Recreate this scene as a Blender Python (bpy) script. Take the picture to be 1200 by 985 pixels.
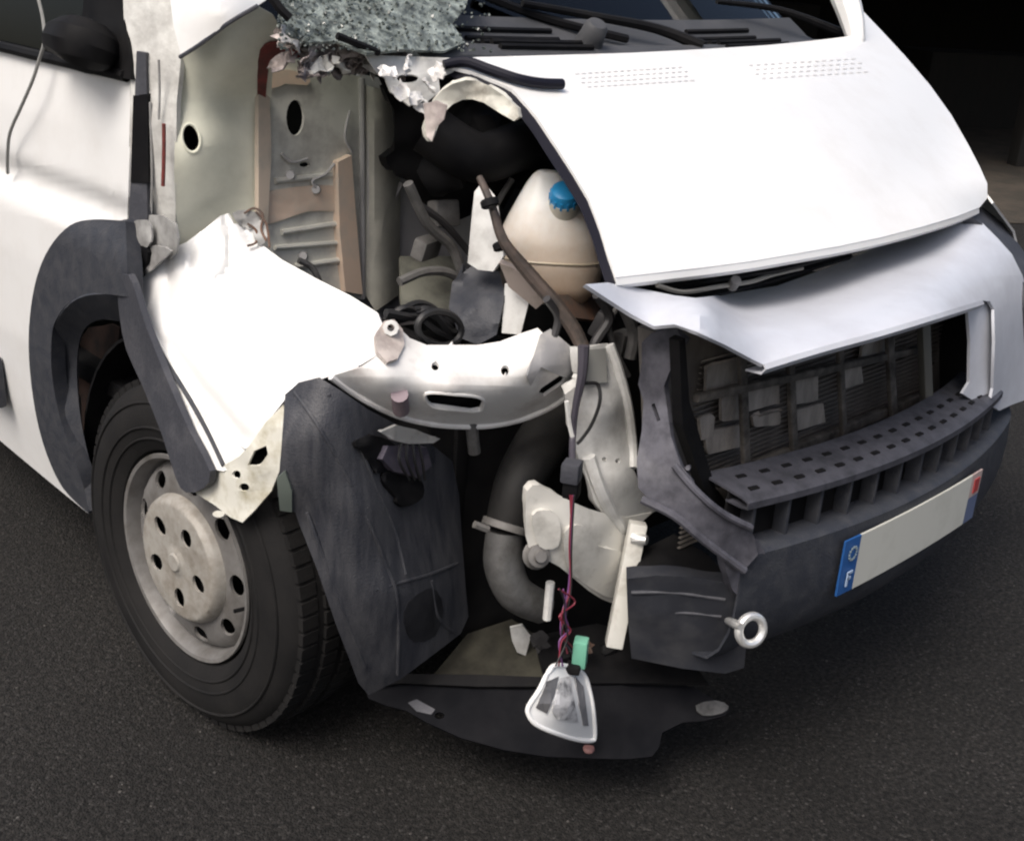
import bpy, bmesh, math, random
import numpy as np
from mathutils import Vector, Matrix, noise
from mathutils.geometry import tessellate_polygon
random.seed(7)
for o in list(bpy.data.objects): bpy.data.objects.remove(o)
SC = bpy.context.scene
COL = SC.collection
# ------------------------------------------------------------------ camera
CAM = Vector((-1.96, -1.8141, 1.434)); YAW, PITCH, ROLL, FPX = .7882, .3728, .063, 1367.6
FW = Vector((math.sin(YAW)*math.cos(PITCH), math.cos(YAW)*math.cos(PITCH), -math.sin(PITCH)))
RT0 = FW.cross(Vector((0, 0, 1))).normalized(); UP0 = RT0.cross(FW)
RT = math.cos(ROLL)*RT0+math.sin(ROLL)*UP0; UP = -math.sin(ROLL)*RT0+math.cos(ROLL)*UP0
cd = bpy.data.cameras.new('camera'); cam = bpy.data.objects.new('camera', cd); COL.objects.link(cam)
M = Matrix((RT, UP, -FW)).transposed().to_4x4(); M.translation = CAM; cam.matrix_world = M
cd.sensor_width = 36; cd.lens = 36*FPX/1200; cd.clip_start = .05; cd.clip_end = 600
SC.camera = cam
# ------------------------------------------------------------------ light
SUN_EL, SUN_AZ = math.radians(55), math.radians(-104)     # azimuth from +Y towards +X
w = bpy.data.worlds.new('World'); SC.world = w; w.use_nodes = True
nt = w.node_tree; bg = nt.nodes['Background']; sky = nt.nodes.new('ShaderNodeTexSky')
sky.sky_type = 'NISHITA'; sky.sun_disc = False; sky.sun_elevation = SUN_EL; sky.sun_rotation = SUN_AZ
sky.air_density = 1.0; sky.dust_density = 6.0; sky.ozone_density = .3
nt.links.new(sky.outputs[0], bg.inputs[0]); bg.inputs[1].default_value = .10
sl = bpy.data.lights.new('sun', 'SUN'); sl.energy = 1.5; sl.angle = math.radians(32); sl.color = (1, .985, .96)
sun = bpy.data.objects.new('sun', sl); COL.objects.link(sun)
sd = Vector((math.sin(SUN_AZ)*math.cos(SUN_EL), math.cos(SUN_AZ)*math.cos(SUN_EL), math.sin(SUN_EL)))
sun.rotation_euler = sd.to_track_quat('Z', 'Y').to_euler(); sun.location = (0, 0, 8)
SC.view_settings.view_transform = 'Standard'; SC.view_settings.look = 'None'
SC.view_settings.exposure = 0.68; SC.view_settings.gamma = 1
SC.render.engine = 'CYCLES'
SC.cycles.filter_width = 2.2

# ------------------------------------------------------------------ photo geometry helpers
def ray(px, py): return FW+RT*((px-600)/FPX)-UP*((py-492.5)/FPX)
def at(px, py, ax, v):
    """point of the place seen at photo pixel (px,py) and lying on the plane ax=v (or at depth 'k')"""
    d = ray(px, py)
    if ax == 'k': return CAM+d*v
    i = 'xyz'.index(ax)
    return CAM+d*((v-CAM[i])/d[i])
def pix(P):
    d = Vector(P)-CAM; k = d.dot(FW)
    return 600+FPX*d.dot(RT)/k, 492.5-FPX*d.dot(UP)/k, k
def at_f(px, py, f, k0=1.0, k1=8.0):
    """first hit of the pixel's ray with the surface f(P)=0"""
    d = ray(px, py); a = k0; fa = f(CAM+d*a); n = 90
    for i in range(1, n+1):
        b = k0+(k1-k0)*i/n; fb = f(CAM+d*b)
        if fa*fb <= 0:
            for _ in range(30):
                m = (a+b)/2; fm = f(CAM+d*m)
                if fa*fm <= 0: b = m
                else: a, fa = m, fm
            return CAM+d*a
        a, fa = b, fb
    return CAM+d*2.2
def surf(ctrl):
    """smooth sheet through real points; each is (px,py,axis,value) or a Vector"""
    Q = []
    for c in ctrl:
        P = c if isinstance(c, Vector) else at(*c)
        Q.append(pix(P))
    Q = np.array(Q); X = Q[:, :2]/100; V = 1/Q[:, 2]; n = len(X)
    def U(r2): return np.where(r2 > 1e-12, r2*np.log(np.maximum(r2, 1e-12)), 0)
    K = U(((X[:, None]-X[None])**2).sum(-1))+np.eye(n)*1e-6
    P = np.c_[np.ones(n), X]; A = np.zeros((n+3, n+3)); A[:n, :n] = K; A[:n, n:] = P; A[n:, :n] = P.T
    S = np.linalg.lstsq(A, np.r_[V, 0, 0, 0], rcond=None)[0]
    def f(px, py):
        x = np.array([px, py])/100
        v = S[:n]@U(((X-x)**2).sum(-1))+S[n]+S[n+1]*x[0]+S[n+2]*x[1]
        return CAM+ray(px, py)*(1/max(v, .02))
    return f
def cr(pts, n, closed=False):
    """Catmull-Rom"""
    if n <= 1: return [Vector(p) for p in pts]
    P = [Vector(p) for p in pts]; m = len(P); out = []
    for i in range(m if closed else m-1):
        if closed: a, b, c, d = P[(i-1) % m], P[i], P[(i+1) % m], P[(i+2) % m]
        else: a, b, c, d = P[max(i-1, 0)], P[i], P[i+1], P[min(i+2, m-1)]
        for j in range(n):
            t = j/n
            out.append(.5*((2*b)+(c-a)*t+(2*a-5*b+4*c-d)*t*t+(3*b-a-3*c+d)*t*t*t))
    if not closed: out.append(P[-1])
    return out
def ell(cx, cy, rx, ry, rot=0, n=18):
    c, s = math.cos(rot), math.sin(rot)
    return [(cx+rx*math.cos(t)*c-ry*math.sin(t)*s, cy+rx*math.cos(t)*s+ry*math.sin(t)*c) for t in [2*math.pi*i/n for i in range(n)]]

# ------------------------------------------------------------------ materials
MATS = {}
def mat(name, col, rough=.5, metal=0, col2=None, scale=8, amt=.5, sharp=.12, bump=0, bscale=60, coat=0, spec=.5, detail=6, emis=None, stretch=None):
    if name in MATS: return MATS[name]
    m = bpy.data.materials.new(name); m.use_nodes = True; n = m.node_tree.nodes; l = m.node_tree.links
    b = n['Principled BSDF']; b.inputs['Base Color'].default_value = (*col, 1); b.inputs['Roughness'].default_value = rough
    b.inputs['Metallic'].default_value = metal; b.inputs['Specular IOR Level'].default_value = spec
    if coat: b.inputs['Coat Weight'].default_value = coat; b.inputs['Coat Roughness'].default_value = .08
    tc = n.new('ShaderNodeTexCoord'); vec = tc.outputs['Object']
    if stretch:
        mp = n.new('ShaderNodeMapping'); mp.inputs['Scale'].default_value = stretch; l.new(vec, mp.inputs[0]); vec = mp.outputs[0]
    if col2:
        t = n.new('ShaderNodeTexNoise'); t.inputs['Scale'].default_value = scale; t.inputs['Detail'].default_value = detail; t.inputs['Roughness'].default_value = .65
        l.new(vec, t.inputs['Vector'])
        r = n.new('ShaderNodeValToRGB'); r.color_ramp.elements[0].position = max(0, 1-amt-sharp); r.color_ramp.elements[1].position = min(1, 1-amt+sharp)
        r.color_ramp.elements[0].color = (*col, 1); r.color_ramp.elements[1].color = (*col2, 1)
        l.new(t.outputs['Fac'], r.inputs[0]); l.new(r.outputs[0], b.inputs['Base Color'])
        rr = n.new('ShaderNodeMapRange'); rr.inputs['To Min'].default_value = max(.05, rough-.08); rr.inputs['To Max'].default_value = min(1, rough+.15)
        l.new(t.outputs['Fac'], rr.inputs[0]); l.new(rr.outputs[0], b.inputs['Roughness'])
    if bump:
        t = n.new('ShaderNodeTexNoise'); t.inputs['Scale'].default_value = bscale; t.inputs['Detail'].default_value = 4
        l.new(tc.outputs['Object'], t.inputs['Vector'])
        bp = n.new('ShaderNodeBump'); bp.inputs['Strength'].default_value = bump; bp.inputs['Distance'].default_value = .01
        l.new(t.outputs['Fac'], bp.inputs['Height']); l.new(bp.outputs[0], b.inputs['Normal'])
    MATS[name] = m; return m
WHITE = mat('white_paint', (.80, .80, .79), .30, col2=(.72, .71, .69), scale=6, amt=.38, sharp=.16, coat=.5)
WHITE2 = mat('white_paint_scuffed', (.78, .78, .76), .4, col2=(.42, .40, .37), scale=22, amt=.36, sharp=.1, bump=.15, bscale=35)
TORN = mat('torn_white_metal', (.66, .66, .63), .5, col2=(.36, .35, .33), scale=16, amt=.45, sharp=.2, bump=.4, bscale=30)
SILVER = mat('pale_grey_plastic', (.55, .57, .62), .38, col2=(.45, .46, .50), scale=9, amt=.4, sharp=.2, coat=.25)
CREAM = mat('cream_primer', (.76, .76, .64), .5, col2=(.56, .56, .46), scale=7, amt=.45, sharp=.2)
BEIGE = mat('beige_primer', (.70, .69, .62), .6, col2=(.32, .30, .27), scale=11, amt=.42, sharp=.16)
PEACH = mat('peach_sealer', (.80, .62, .48), .6, col2=(.62, .55, .46), scale=12, amt=.4, sharp=.15)
GREYM = mat('grey_metal_panel', (.52, .51, .50), .55, col2=(.36, .345, .34), scale=9, amt=.5, sharp=.2)
OFFW = mat('off_white_bracket', (.68, .68, .66), .5, col2=(.40, .39, .37), scale=16, amt=.42, sharp=.16)
RED = mat('rust_red', (.22, .035, .03), .7, col2=(.10, .03, .025), scale=30, amt=.5)
RUST = mat('rusty_steel', (.16, .085, .055), .8, col2=(.09, .07, .06), scale=20, amt=.5)
PLAST = mat('dark_grey_plastic', (.034, .037, .046), .5, spec=.3, col2=(.060, .061, .067), scale=34, amt=.42, sharp=.2, bump=.15, bscale=240)
PLASTL = mat('scuffed_grey_plastic', (.05, .052, .062), .5, spec=.35, col2=(.09, .09, .10), scale=14, amt=.38, sharp=.15, bump=.15, bscale=120)
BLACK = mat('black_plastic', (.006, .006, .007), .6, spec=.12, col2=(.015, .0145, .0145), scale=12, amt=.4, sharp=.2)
LINER = mat('dusty_liner_plastic', (.028, .030, .038), .46, spec=.4, col2=(.080, .080, .086), scale=26, amt=.43, sharp=.2, bump=.2, bscale=300, stretch=(1.6, 1.6, .22))
RUBBER = mat('tyre_rubber', (.009, .009, .0095), .75, spec=.18, col2=(.019, .018, .0175), scale=9, amt=.45, sharp=.25, bump=.1, bscale=150)
NAVY = mat('navy_rubber', (.006, .006, .013), .6, spec=.25)
STEEL = mat('dirty_steel', (.185, .18, .175), .5, .2, col2=(.08, .072, .062), scale=18, amt=.4, sharp=.2)
HUB = mat('dirty_hub_cover', (.34, .325, .295), .5, .1, col2=(.17, .145, .115), scale=24, amt=.42, sharp=.18)
ALU = mat('cast_metal', (.20, .20, .20), .5, .6, col2=(.09, .088, .085), scale=25, amt=.5, sharp=.2)
CHROME = mat('bright_metal', (.85, .85, .83), .3, .7, col2=(.6, .59, .57), scale=40, amt=.4)
BLUE = mat('blue_cap', (.025, .30, .62), .4)
PLBLUE = mat('plate_blue', (.02, .09, .28), .4)
PLWHITE = mat('plate_white', (.55, .55, .50), .4, col2=(.47, .47, .42), scale=12, amt=.4)
GREEN = mat('green_connector', (.16, .42, .30), .45)
WRED = mat('red_wire', (.20, .025, .045), .5); WPUR = mat('purple_wire', (.16, .06, .18), .5); WBLK = mat('black_wire', (.015, .015, .016), .5)
BROWN = mat('brown_hose', (.075, .055, .045), .6, col2=(.03, .025, .022), scale=30)
RADM = mat('radiator_fins', (.085, .076, .068), .7, .1, col2=(.21, .19, .17), scale=12, amt=.45, sharp=.2, stretch=(1.6, 1, .35))
DASH = mat('dashboard_plastic', (.045, .047, .052), .6, col2=(.075, .075, .08), scale=6, amt=.4)
FABRIC = mat('seat_fabric', (.20, .22, .19), .9, col2=(.13, .15, .13), scale=10, amt=.5, bump=.2, bscale=200)
WOOD = mat('dark_timber', (.012, .010, .008), .85, col2=(.012, .011, .010), scale=6, amt=.5, stretch=(3, 3, .6))
def glassmat(name, tint, rough, tr):
    m = bpy.data.materials.new(name); m.use_nodes = True; n = m.node_tree.nodes; l = m.node_tree.links; n.clear()
    o = n.new('ShaderNodeOutputMaterial'); g = n.new('ShaderNodeBsdfGlossy'); g.inputs['Roughness'].default_value = rough
    t = n.new('ShaderNodeBsdfTransparent'); t.inputs[0].default_value = (*tint, 1); x = n.new('ShaderNodeMixShader'); fr = n.new('ShaderNodeFresnel'); fr.inputs[0].default_value = tr
    l.new(fr.outputs[0], x.inputs[0]); l.new(t.outputs[0], x.inputs[1]); l.new(g.outputs[0], x.inputs[2]); l.new(x.outputs[0], o.inputs[0]); return m
GLASS = glassmat('window_glass', (.88, .93, .90), .02, 1.4)
CRUMB = mat('crushed_glass', (.06, .072, .066), .2, col2=(.40, .43, .40), scale=60, amt=.36, sharp=.08, spec=.6)
def lensmat():
    m = mat('clear_lens', (.92, .93, .93), .08); b = m.node_tree.nodes['Principled BSDF']; b.inputs['Transmission Weight'].default_value = .25; b.inputs['IOR'].default_value = 1.45; return m
LENS = lensmat()
def tankmat():
    m = bpy.data.materials.new('coolant_tank_plastic'); m.use_nodes = True; n = m.node_tree.nodes; l = m.node_tree.links; b = n['Principled BSDF']
    tc = n.new('ShaderNodeTexCoord'); sp = n.new('ShaderNodeSeparateXYZ'); l.new(tc.outputs['Object'], sp.inputs[0])
    nz = n.new('ShaderNodeTexNoise'); nz.inputs['Scale'].default_value = 14
    ad = n.new('ShaderNodeMath'); ad.operation = 'MULTIPLY_ADD'; ad.inputs[1].default_value = .05; l.new(nz.outputs[0], ad.inputs[0]); l.new(sp.outputs['Z'], ad.inputs[2])
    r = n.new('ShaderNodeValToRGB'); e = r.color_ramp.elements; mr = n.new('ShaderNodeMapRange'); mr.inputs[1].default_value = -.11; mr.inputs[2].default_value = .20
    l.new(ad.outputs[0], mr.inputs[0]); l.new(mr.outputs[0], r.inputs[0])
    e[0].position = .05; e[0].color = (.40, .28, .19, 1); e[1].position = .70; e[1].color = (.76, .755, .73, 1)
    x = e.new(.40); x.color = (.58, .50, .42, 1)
    l.new(r.outputs[0], b.inputs['Base Color']); b.inputs['Roughness'].default_value = .35; b.inputs['Subsurface Weight'].default_value = .25; b.inputs['Subsurface Radius'].default_value = (.02, .015, .01); return m
TANK = tankmat()

# ------------------------------------------------------------------ object helpers
def emp(name, loc=(0, 0, 0), label=None, cat=None, group=None):
    o = bpy.data.objects.new(name, None); COL.objects.link(o); o.location = loc; o.empty_display_size = .1
    if label: o['label'] = label
    if cat: o['category'] = cat
    if group: o['group'] = group
    return o
def link(name, bm, m, parent=None, sharp=35, label=None, cat=None, kind=None):
    bmesh.ops.recalc_face_normals(bm, faces=bm.faces) if kind != 'keep' else None
    me = bpy.data.meshes.new(name); bm.to_mesh(me); bm.free()
    me.materials.append(m)
    for p in me.polygons: p.use_smooth = True
    me.set_sharp_from_angle(angle=math.radians(sharp))
    o = bpy.data.objects.new(name, me); COL.objects.link(o)
    if parent: o.parent = parent
    if parent: o.matrix_parent_inverse = Matrix.Translation(-Vector(parent_origin(parent)))
    if label: o['label'] = label
    if cat: o['category'] = cat
    if kind and kind != 'keep': o['kind'] = kind
    return o
def parent_origin(p):
    v = Vector(p.location)
    return v if not p.parent else v*0 + (parent_origin(p.parent) if p.type == 'EMPTY' else parent_origin(p.parent))*0 + Vector((0, 0, 0)) + world_loc(p)
def world_loc(p):
    v = Vector(p.location)
    if p.parent: v = v + (p.matrix_parent_inverse.translation + world_loc(p.parent))
    return v
def sheet2(outline, holes, grid, fmap, t, bm=None, face_to=None):
    """flat polygon with holes, cut to a grid, mapped onto a surface, given thickness"""
    loops = [[Vector((x, y, 0)) for x, y, *_ in L] for L in [outline]+list(holes)]
    tris = tessellate_polygon(loops); flat = [v for L in loops for v in L]
    b = bmesh.new(); vs = [b.verts.new(v) for v in flat]
    for tr in tris:
        try: b.faces.new([vs[i] for i in tr])
        except ValueError: pass
    if grid:
        for a in (0, 1):
            lo = min(v.co[a] for v in b.verts); hi = max(v.co[a] for v in b.verts); n = max(1, int((hi-lo)/grid))
            for i in range(1, n):
                co = Vector((0, 0, 0)); co[a] = lo+(hi-lo)*i/n; no = Vector((0, 0, 0)); no[a] = 1
                bmesh.ops.bisect_plane(b, geom=b.verts[:]+b.edges[:]+b.faces[:], dist=1e-4, plane_co=co, plane_no=no)
    for v in b.verts: v.co = fmap(v.co.x, v.co.y)
    bmesh.ops.remove_doubles(b, verts=b.verts, dist=1e-5)
    bmesh.ops.recalc_face_normals(b, faces=b.faces)
    b.normal_update()
    tgt = face_to or CAM
    s = sum(f.calc_area()*f.normal.dot(tgt-f.calc_center_median()) for f in b.faces)
    if s < 0:
        bmesh.ops.reverse_faces(b, faces=b.faces)
    if t:
        # thickness away from the viewer side
        b.normal_update(); vn = {v: v.normal.copy() for v in b.verts}
        fs = b.faces[:]; bd = [e for e in b.edges if len(e.link_faces) == 1]
        nv = {v: b.verts.new(v.co-vn[v]*t) for v in list(vn)}
        for f in fs: b.faces.new([nv[v] for v in reversed(f.verts)])
        for e in bd:
            v1, v2 = e.verts
            try: b.faces.new([v1, v2, nv[v2], nv[v1]])
            except ValueError: pass
        bmesh.ops.recalc_face_normals(b, faces=b.faces)
    return b
def wob(f, amp, sc=6, seed=0):
    if not amp: return f
    o = Vector((seed*3.1, seed*1.7, seed))
    def g(px, py):
        P = f(px, py); n = noise.noise(P*sc+o)+.5*noise.noise(P*sc*2.3+o)
        return P+(P-CAM).normalized()*n*amp
    return g
def sheet(name, outline, ctrl, m, parent, holes=(), t=.004, grid=14, sm=1, amp=0, sc=6, sharp=35, label=None, kind=None, seed=0):
    f = ctrl if callable(ctrl) else surf(ctrl)
    ol = [(v.x, v.y) for v in cr([(x, y, 0) for x, y in outline], sm, True)] if sm > 1 else outline
    return link(name, sheet2(ol, holes, grid, wob(f, amp, sc, seed), t), m, parent, sharp, label, kind=kind)
def tube_bm(pts, r, seg=10, sm=6, closed=False, bm=None):
    bm = bm or bmesh.new(); P = cr(pts, sm, closed); n = len(P)
    rr = [r]*n if not isinstance(r, (list, tuple)) else [np.interp(i/(n-1)*(len(r)-1), range(len(r)), r) for i in range(n)]
    T = [((P[(i+1) % n] if closed else P[min(i+1, n-1)])-(P[i-1] if closed else P[max(i-1, 0)])).normalized() for i in range(n)]
    N = T[0].orthogonal().normalized(); rings = []
    for i in range(n):
        N = (N-T[i]*N.dot(T[i])).normalized(); B = T[i].cross(N)
        rings.append([bm.verts.new(P[i]+(N*math.cos(a)+B*math.sin(a))*rr[i]) for a in [2*math.pi*j/seg for j in range(seg)]])
    for i in range(n if closed else n-1):
        a, b = rings[i], rings[(i+1) % n]
        for j in range(seg): bm.faces.new([a[j], a[(j+1) % seg], b[(j+1) % seg], b[j]])
    if not closed: bm.faces.new(rings[0][::-1]); bm.faces.new(rings[-1])
    return bm
def tube(name, pts, r, m, parent, seg=10, sm=6, closed=False, **k): return link(name, tube_bm(pts, r, seg, sm, closed), m, parent, **k)
def box_bm(c, s, R=None, bev=.004, bm=None):
    b = bmesh.new(); bmesh.ops.create_cube(b, size=1)
    for v in b.verts: v.co = Vector((v.co.x*s[0], v.co.y*s[1], v.co.z*s[2]))
    if bev: bmesh.ops.bevel(b, geom=b.edges[:], offset=min(bev, min(s)*.4), segments=2, affect='EDGES', profile=.6)
    for v in b.verts: v.co = (R@v.co if R else v.co)+Vector(c)
    if bm is None: return b
    me = bpy.data.meshes.new('t'); b.to_mesh(me); b.free(); bm.from_mesh(me); bpy.data.meshes.remove(me); return bm
def box(name, c, s, m, parent, R=None, bev=.004, **k): return link(name, box_bm(c, s, R, bev), m, parent, **k)
def beam(name, a, b, wd, dp, m, parent, upv=(0, 0, 1), bev=.003, **k):
    a, b = Vector(a), Vector(b); z = (b-a).normalized(); x = Vector(upv).cross(z)
    if x.length < 1e-3: x = z.orthogonal()
    x.normalize(); y = z.cross(x); R = Matrix((x, y, z)).transposed()
    return box(name, (a+b)/2, (wd, dp, (b-a).length), m, parent, R, bev, **k)
def lathe_bm(prof, c, ax, seg=48, bm=None, closed=False):
    """prof: (radius, along axis)"""
    bm = bm or bmesh.new(); ax = Vector(ax).normalized(); u = ax.orthogonal().normalized(); v = ax.cross(u); c = Vector(c); rings = []
    for r, h in prof:
        rings.append([bm.verts.new(c+ax*h+(u*math.cos(t)+v*math.sin(t))*max(r, 1e-4)) for t in [2*math.pi*j/seg for j in range(seg)]])
    n = len(rings)
    for i in range(n if closed else n-1):
        a, b = rings[i], rings[(i+1) % n]
        for j in range(seg): bm.faces.new([a[j], a[(j+1) % seg], b[(j+1) % seg], b[j]])
    return bm
def lathe(name, prof, c, ax, m, parent, seg=48, closed=False, **k): return link(name, lathe_bm(prof, c, ax, seg, None, closed), m, parent, **k)
def grid_bm(rows, t=0, tgt=None):
    bm = bmesh.new(); V = [[bm.verts.new(p) for p in r] for r in rows]
    for i in range(len(V)-1):
        for j in range(len(V[0])-1): bm.faces.new([V[i][j], V[i][j+1], V[i+1][j+1], V[i+1][j]])
    bm.normal_update()
    if tgt is not None:
        s = sum(f.calc_area()*f.normal.dot(Vector(tgt)-f.calc_center_median()) for f in bm.faces)
        if s < 0: bmesh.ops.reverse_faces(bm, faces=bm.faces)
    if t:
        bm.normal_update(); vn = {v: v.normal.copy() for v in bm.verts}; fs = bm.faces[:]; bd = [e for e in bm.edges if len(e.link_faces) == 1]
        nv = {v: bm.verts.new(v.co-vn[v]*t) for v in list(vn)}
        for f in fs: bm.faces.new([nv[v] for v in reversed(f.verts)])
        for e in bd: bm.faces.new([e.verts[0], e.verts[1], nv[e.verts[1]], nv[e.verts[0]]])
    return bm
def crumple(name, c, size, m, parent, n=5, seed=1, jag=.4, t=.002, **k):
    """a torn, crumpled scrap of sheet metal"""
    rnd = random.Random(seed); c = Vector(c); bm = bmesh.new(); a = rnd.uniform(0, 6.28)
    rows = []
    U = Vector((rnd.uniform(-1, 1), rnd.uniform(-.6, .6), rnd.uniform(-.5, .5))).normalized(); W = U.orthogonal().normalized(); N = U.cross(W)
    for i in range(n+1):
        r = []
        for j in range(n+1):
            u, v = i/n-.5, j/n-.5; e = 1-jag*rnd.random()*(i in (0, n) or j in (0, n))
            r.append(c+U*u*size[0]*e+W*v*size[1]*e+N*size[2]*(noise.noise(Vector((u*4+seed, v*4, seed*.7)))+rnd.uniform(-.25, .25)))
        rows.append(r)
    return link(name, grid_bm(rows, t, CAM), m, parent, 25, **k)

# ================================================================== SETTING
def asphalt():
    m = bpy.data.materials.new('asphalt'); m.use_nodes = True; n = m.node_tree.nodes; l = m.node_tree.links; b = n['Principled BSDF']
    tc = n.new('ShaderNodeTexCoord')
    v = n.new('ShaderNodeTexVoronoi'); v.inputs['Scale'].default_value = 210; l.new(tc.outputs['Object'], v.inputs['Vector'])
    a = n.new('ShaderNodeTexNoise'); a.inputs['Scale'].default_value = 95; a.inputs['Detail'].default_value = 5; a.inputs['Roughness'].default_value = .75; l.new(tc.outputs['Object'], a.inputs['Vector'])
    c = n.new('ShaderNodeTexNoise'); c.inputs['Scale'].default_value = 1.6; c.inputs['Detail'].default_value = 5; l.new(tc.outputs['Object'], c.inputs['Vector'])
    r = n.new('ShaderNodeValToRGB'); e = r.color_ramp.elements; e[0].position = .40; e[0].color = (.0040, .0038, .0036, 1); e[1].position = .66; e[1].color = (.036, .0345, .0325, 1)
    l.new(a.outputs[0], r.inputs[0])
    r2 = n.new('ShaderNodeValToRGB'); e = r2.color_ramp.elements; e[0].position = .3; e[0].color = (.62, .60, .58, 1); e[1].position = .7; e[1].color = (1.15, 1.12, 1.1, 1)
    l.new(c.outputs[0], r2.inputs[0])
    mx = n.new('ShaderNodeMixRGB'); mx.blend_type = 'MULTIPLY'; mx.inputs[0].default_value = 1; l.new(r.outputs[0], mx.inputs[1]); l.new(r2.outputs[0], mx.inputs[2])
    # pale chips
    r3 = n.new('ShaderNodeValToRGB'); e = r3.color_ramp.elements; e[0].position = .93; e[0].color = (0, 0, 0, 1); e[1].position = .99; e[1].color = (1, 1, 1, 1)
    sp = n.new('ShaderNodeSeparateColor'); l.new(v.outputs['Color'], sp.inputs[0]); l.new(sp.outputs[0], r3.inputs[0])
    m2 = n.new('ShaderNodeMixRGB'); l.new(r3.outputs[0], m2.inputs[0]); l.new(mx.outputs[0], m2.inputs[1]); m2.inputs[2].default_value = (.045, .043, .041, 1)
    l.new(m2.outputs[0], b.inputs['Base Color']); b.inputs['Roughness'].default_value = .85; b.inputs['Specular IOR Level'].default_value = .3
    bp = n.new('ShaderNodeBump'); bp.inputs['Strength'].default_value = .7; bp.inputs['Distance'].default_value = .006
    ad = n.new('ShaderNodeMath'); ad.operation = 'SUBTRACT'; l.new(a.outputs[0], ad.inputs[0]); l.new(v.outputs['Distance'], ad.inputs[1])
    l.new(ad.outputs[0], bp.inputs['Height']); l.new(bp.outputs[0], b.inputs['Normal']); return m
def plane(name, x0, x1, y0, y1, z, m):
    bm = bmesh.new(); bm.faces.new([bm.verts.new(p) for p in ((x0, y0, z), (x1, y0, z), (x1, y1, z), (x0, y1, z))])
    return link(name, bm, m, None, kind='structure')
plane('asphalt_ground', -150, 150, -150, 150, 0, asphalt())
DIRT = mat('brown_dirt', (.060, .048, .036), .95, col2=(.03, .026, .02), scale=3, amt=.5, bump=.6, bscale=30)
# brown verge in front of the shed
vg = [(4.6, 2.6), (6.4, 1.0), (9, -.6), (22, -6), (40, -2), (40, 30), (18, 34), (9, 18), (6.2, 8)]
bm = bmesh.new(); bm.faces.new([bm.verts.new((x, y, .006)) for x, y in vg]); link('dirt_verge', bm, DIRT, None, kind='structure')

# open-fronted dark timber shed far behind the van
shed = emp('open_shed', (12, 6, 0), 'open fronted black timber shed standing far behind the van', 'shed')
sa = Vector((9.2, 2.2, 0)); sdir = Vector((.82, -.57, 0)); sn = Vector((.57, .82, 0))   # front line and inward direction
def sp_(u, v, z): return sa+sdir*u+sn*v+Vector((0, 0, z))
RS = Matrix((sdir, sn, Vector((0, 0, 1)))).transposed()
for i, u in enumerate((-9, -6.2, -3.4, -.6, 2.2, 5.0, 7.8)): box('post', sp_(u, .1, 1.3), (.16, .16, 2.6), WOOD, shed, RS, .01)
for u in (-9.1, 8.0): box('end_wall', sp_(u, 3.6, 1.5), (.08, 7, 3.0), WOOD, shed, RS, .01)
for i in range(29): box('wall_board', sp_(-8.7+i*.587, 7.1+.012*(i % 2), 1.5), (.58, .04, 3.0), WOOD, shed, RS, .005)
bm = grid_bm([[sp_(-9.8, -1.6, 2.45), sp_(8.6, -1.6, 2.45)], [sp_(-9.8, 7.6, 3.5), sp_(8.6, 7.6, 3.5)]], .12); link('roof', bm, WOOD, shed)
box('front_beam', sp_(-.5, .1, 2.62), (17.2, .18, .22), WOOD, shed, RS, .01)
for u, v, hh in ((-4.4, 1.6, .9), (-2.1, 2.2, 1.2), (.6, 1.8, .8)):
    box('timber_stack', sp_(u, v+1.5, hh/2), (1.5, .9, hh), WOOD, shed, RS, .02)

# loose grit on the asphalt
bm = bmesh.new()
for i in range(260):
    px, py = random.uniform(-60, 1260), random.uniform(600, 1010); P = at(px, py, 'z', 0); s = random.uniform(.0012, .0032)
    g = bmesh.ops.create_icosphere(bm, subdivisions=1, radius=s)
    for v in g['verts']: v.co = Vector((v.co.x*random.uniform(.7, 1.4), v.co.y, v.co.z*.7))+P+Vector((0, 0, s*.3))
go = link('loose_grit', bm, mat('grit', (.13, .125, .115), .8, col2=(.045, .04, .038), scale=40, amt=.6), None, kind='stuff'); go['label'] = 'loose pale grit scattered over the dark asphalt'; go['category'] = 'grit'

# ================================================================== VAN
van = emp('damaged_van', (0, 0, 0), 'white delivery van with its front corner torn open in a crash', 'van')
# ---- body side
def side_x(z):
    return -float(np.interp(z, [.2, .3, .42, .6, .8, .90, .93, .955, .975, 1.0, 1.1, 1.22, 1.5, 2.0, 2.3], [.955, .968, .985, 1.0, 1.002, .998, .986, .972, .974, .984, .975, .957, .90, .82, .76]))
def fside(P): return P.x-side_x(P.z)
def sidef(off=0):
    return lambda px, py: at_f(px, py, lambda P: P.x-side_x(P.z)+off)
OUT_ARCH = [(147, 259), (110, 257), (82, 264), (58, 290), (43, 325), (35, 370), (34, 420), (41, 480), (54, 530), (74, 572), (104, 602)]
OUT_ARCH = [(v.x, v.y) for v in cr([(a, b, 0) for a, b in OUT_ARCH], 4)]
door_ol = [(-330, -22), (-180, 14), (0, 58), (75, 76), (152, 94), (152, 180), (149, 260)]+[(x, y) for x, y in OUT_ARCH[1:]]+[(60, 566), (0, 516), (-60, 466), (-200, 350), (-330, 243)]
door = sheet('door', door_ol, sidef(), WHITE, van, t=.006, grid=9)
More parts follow.
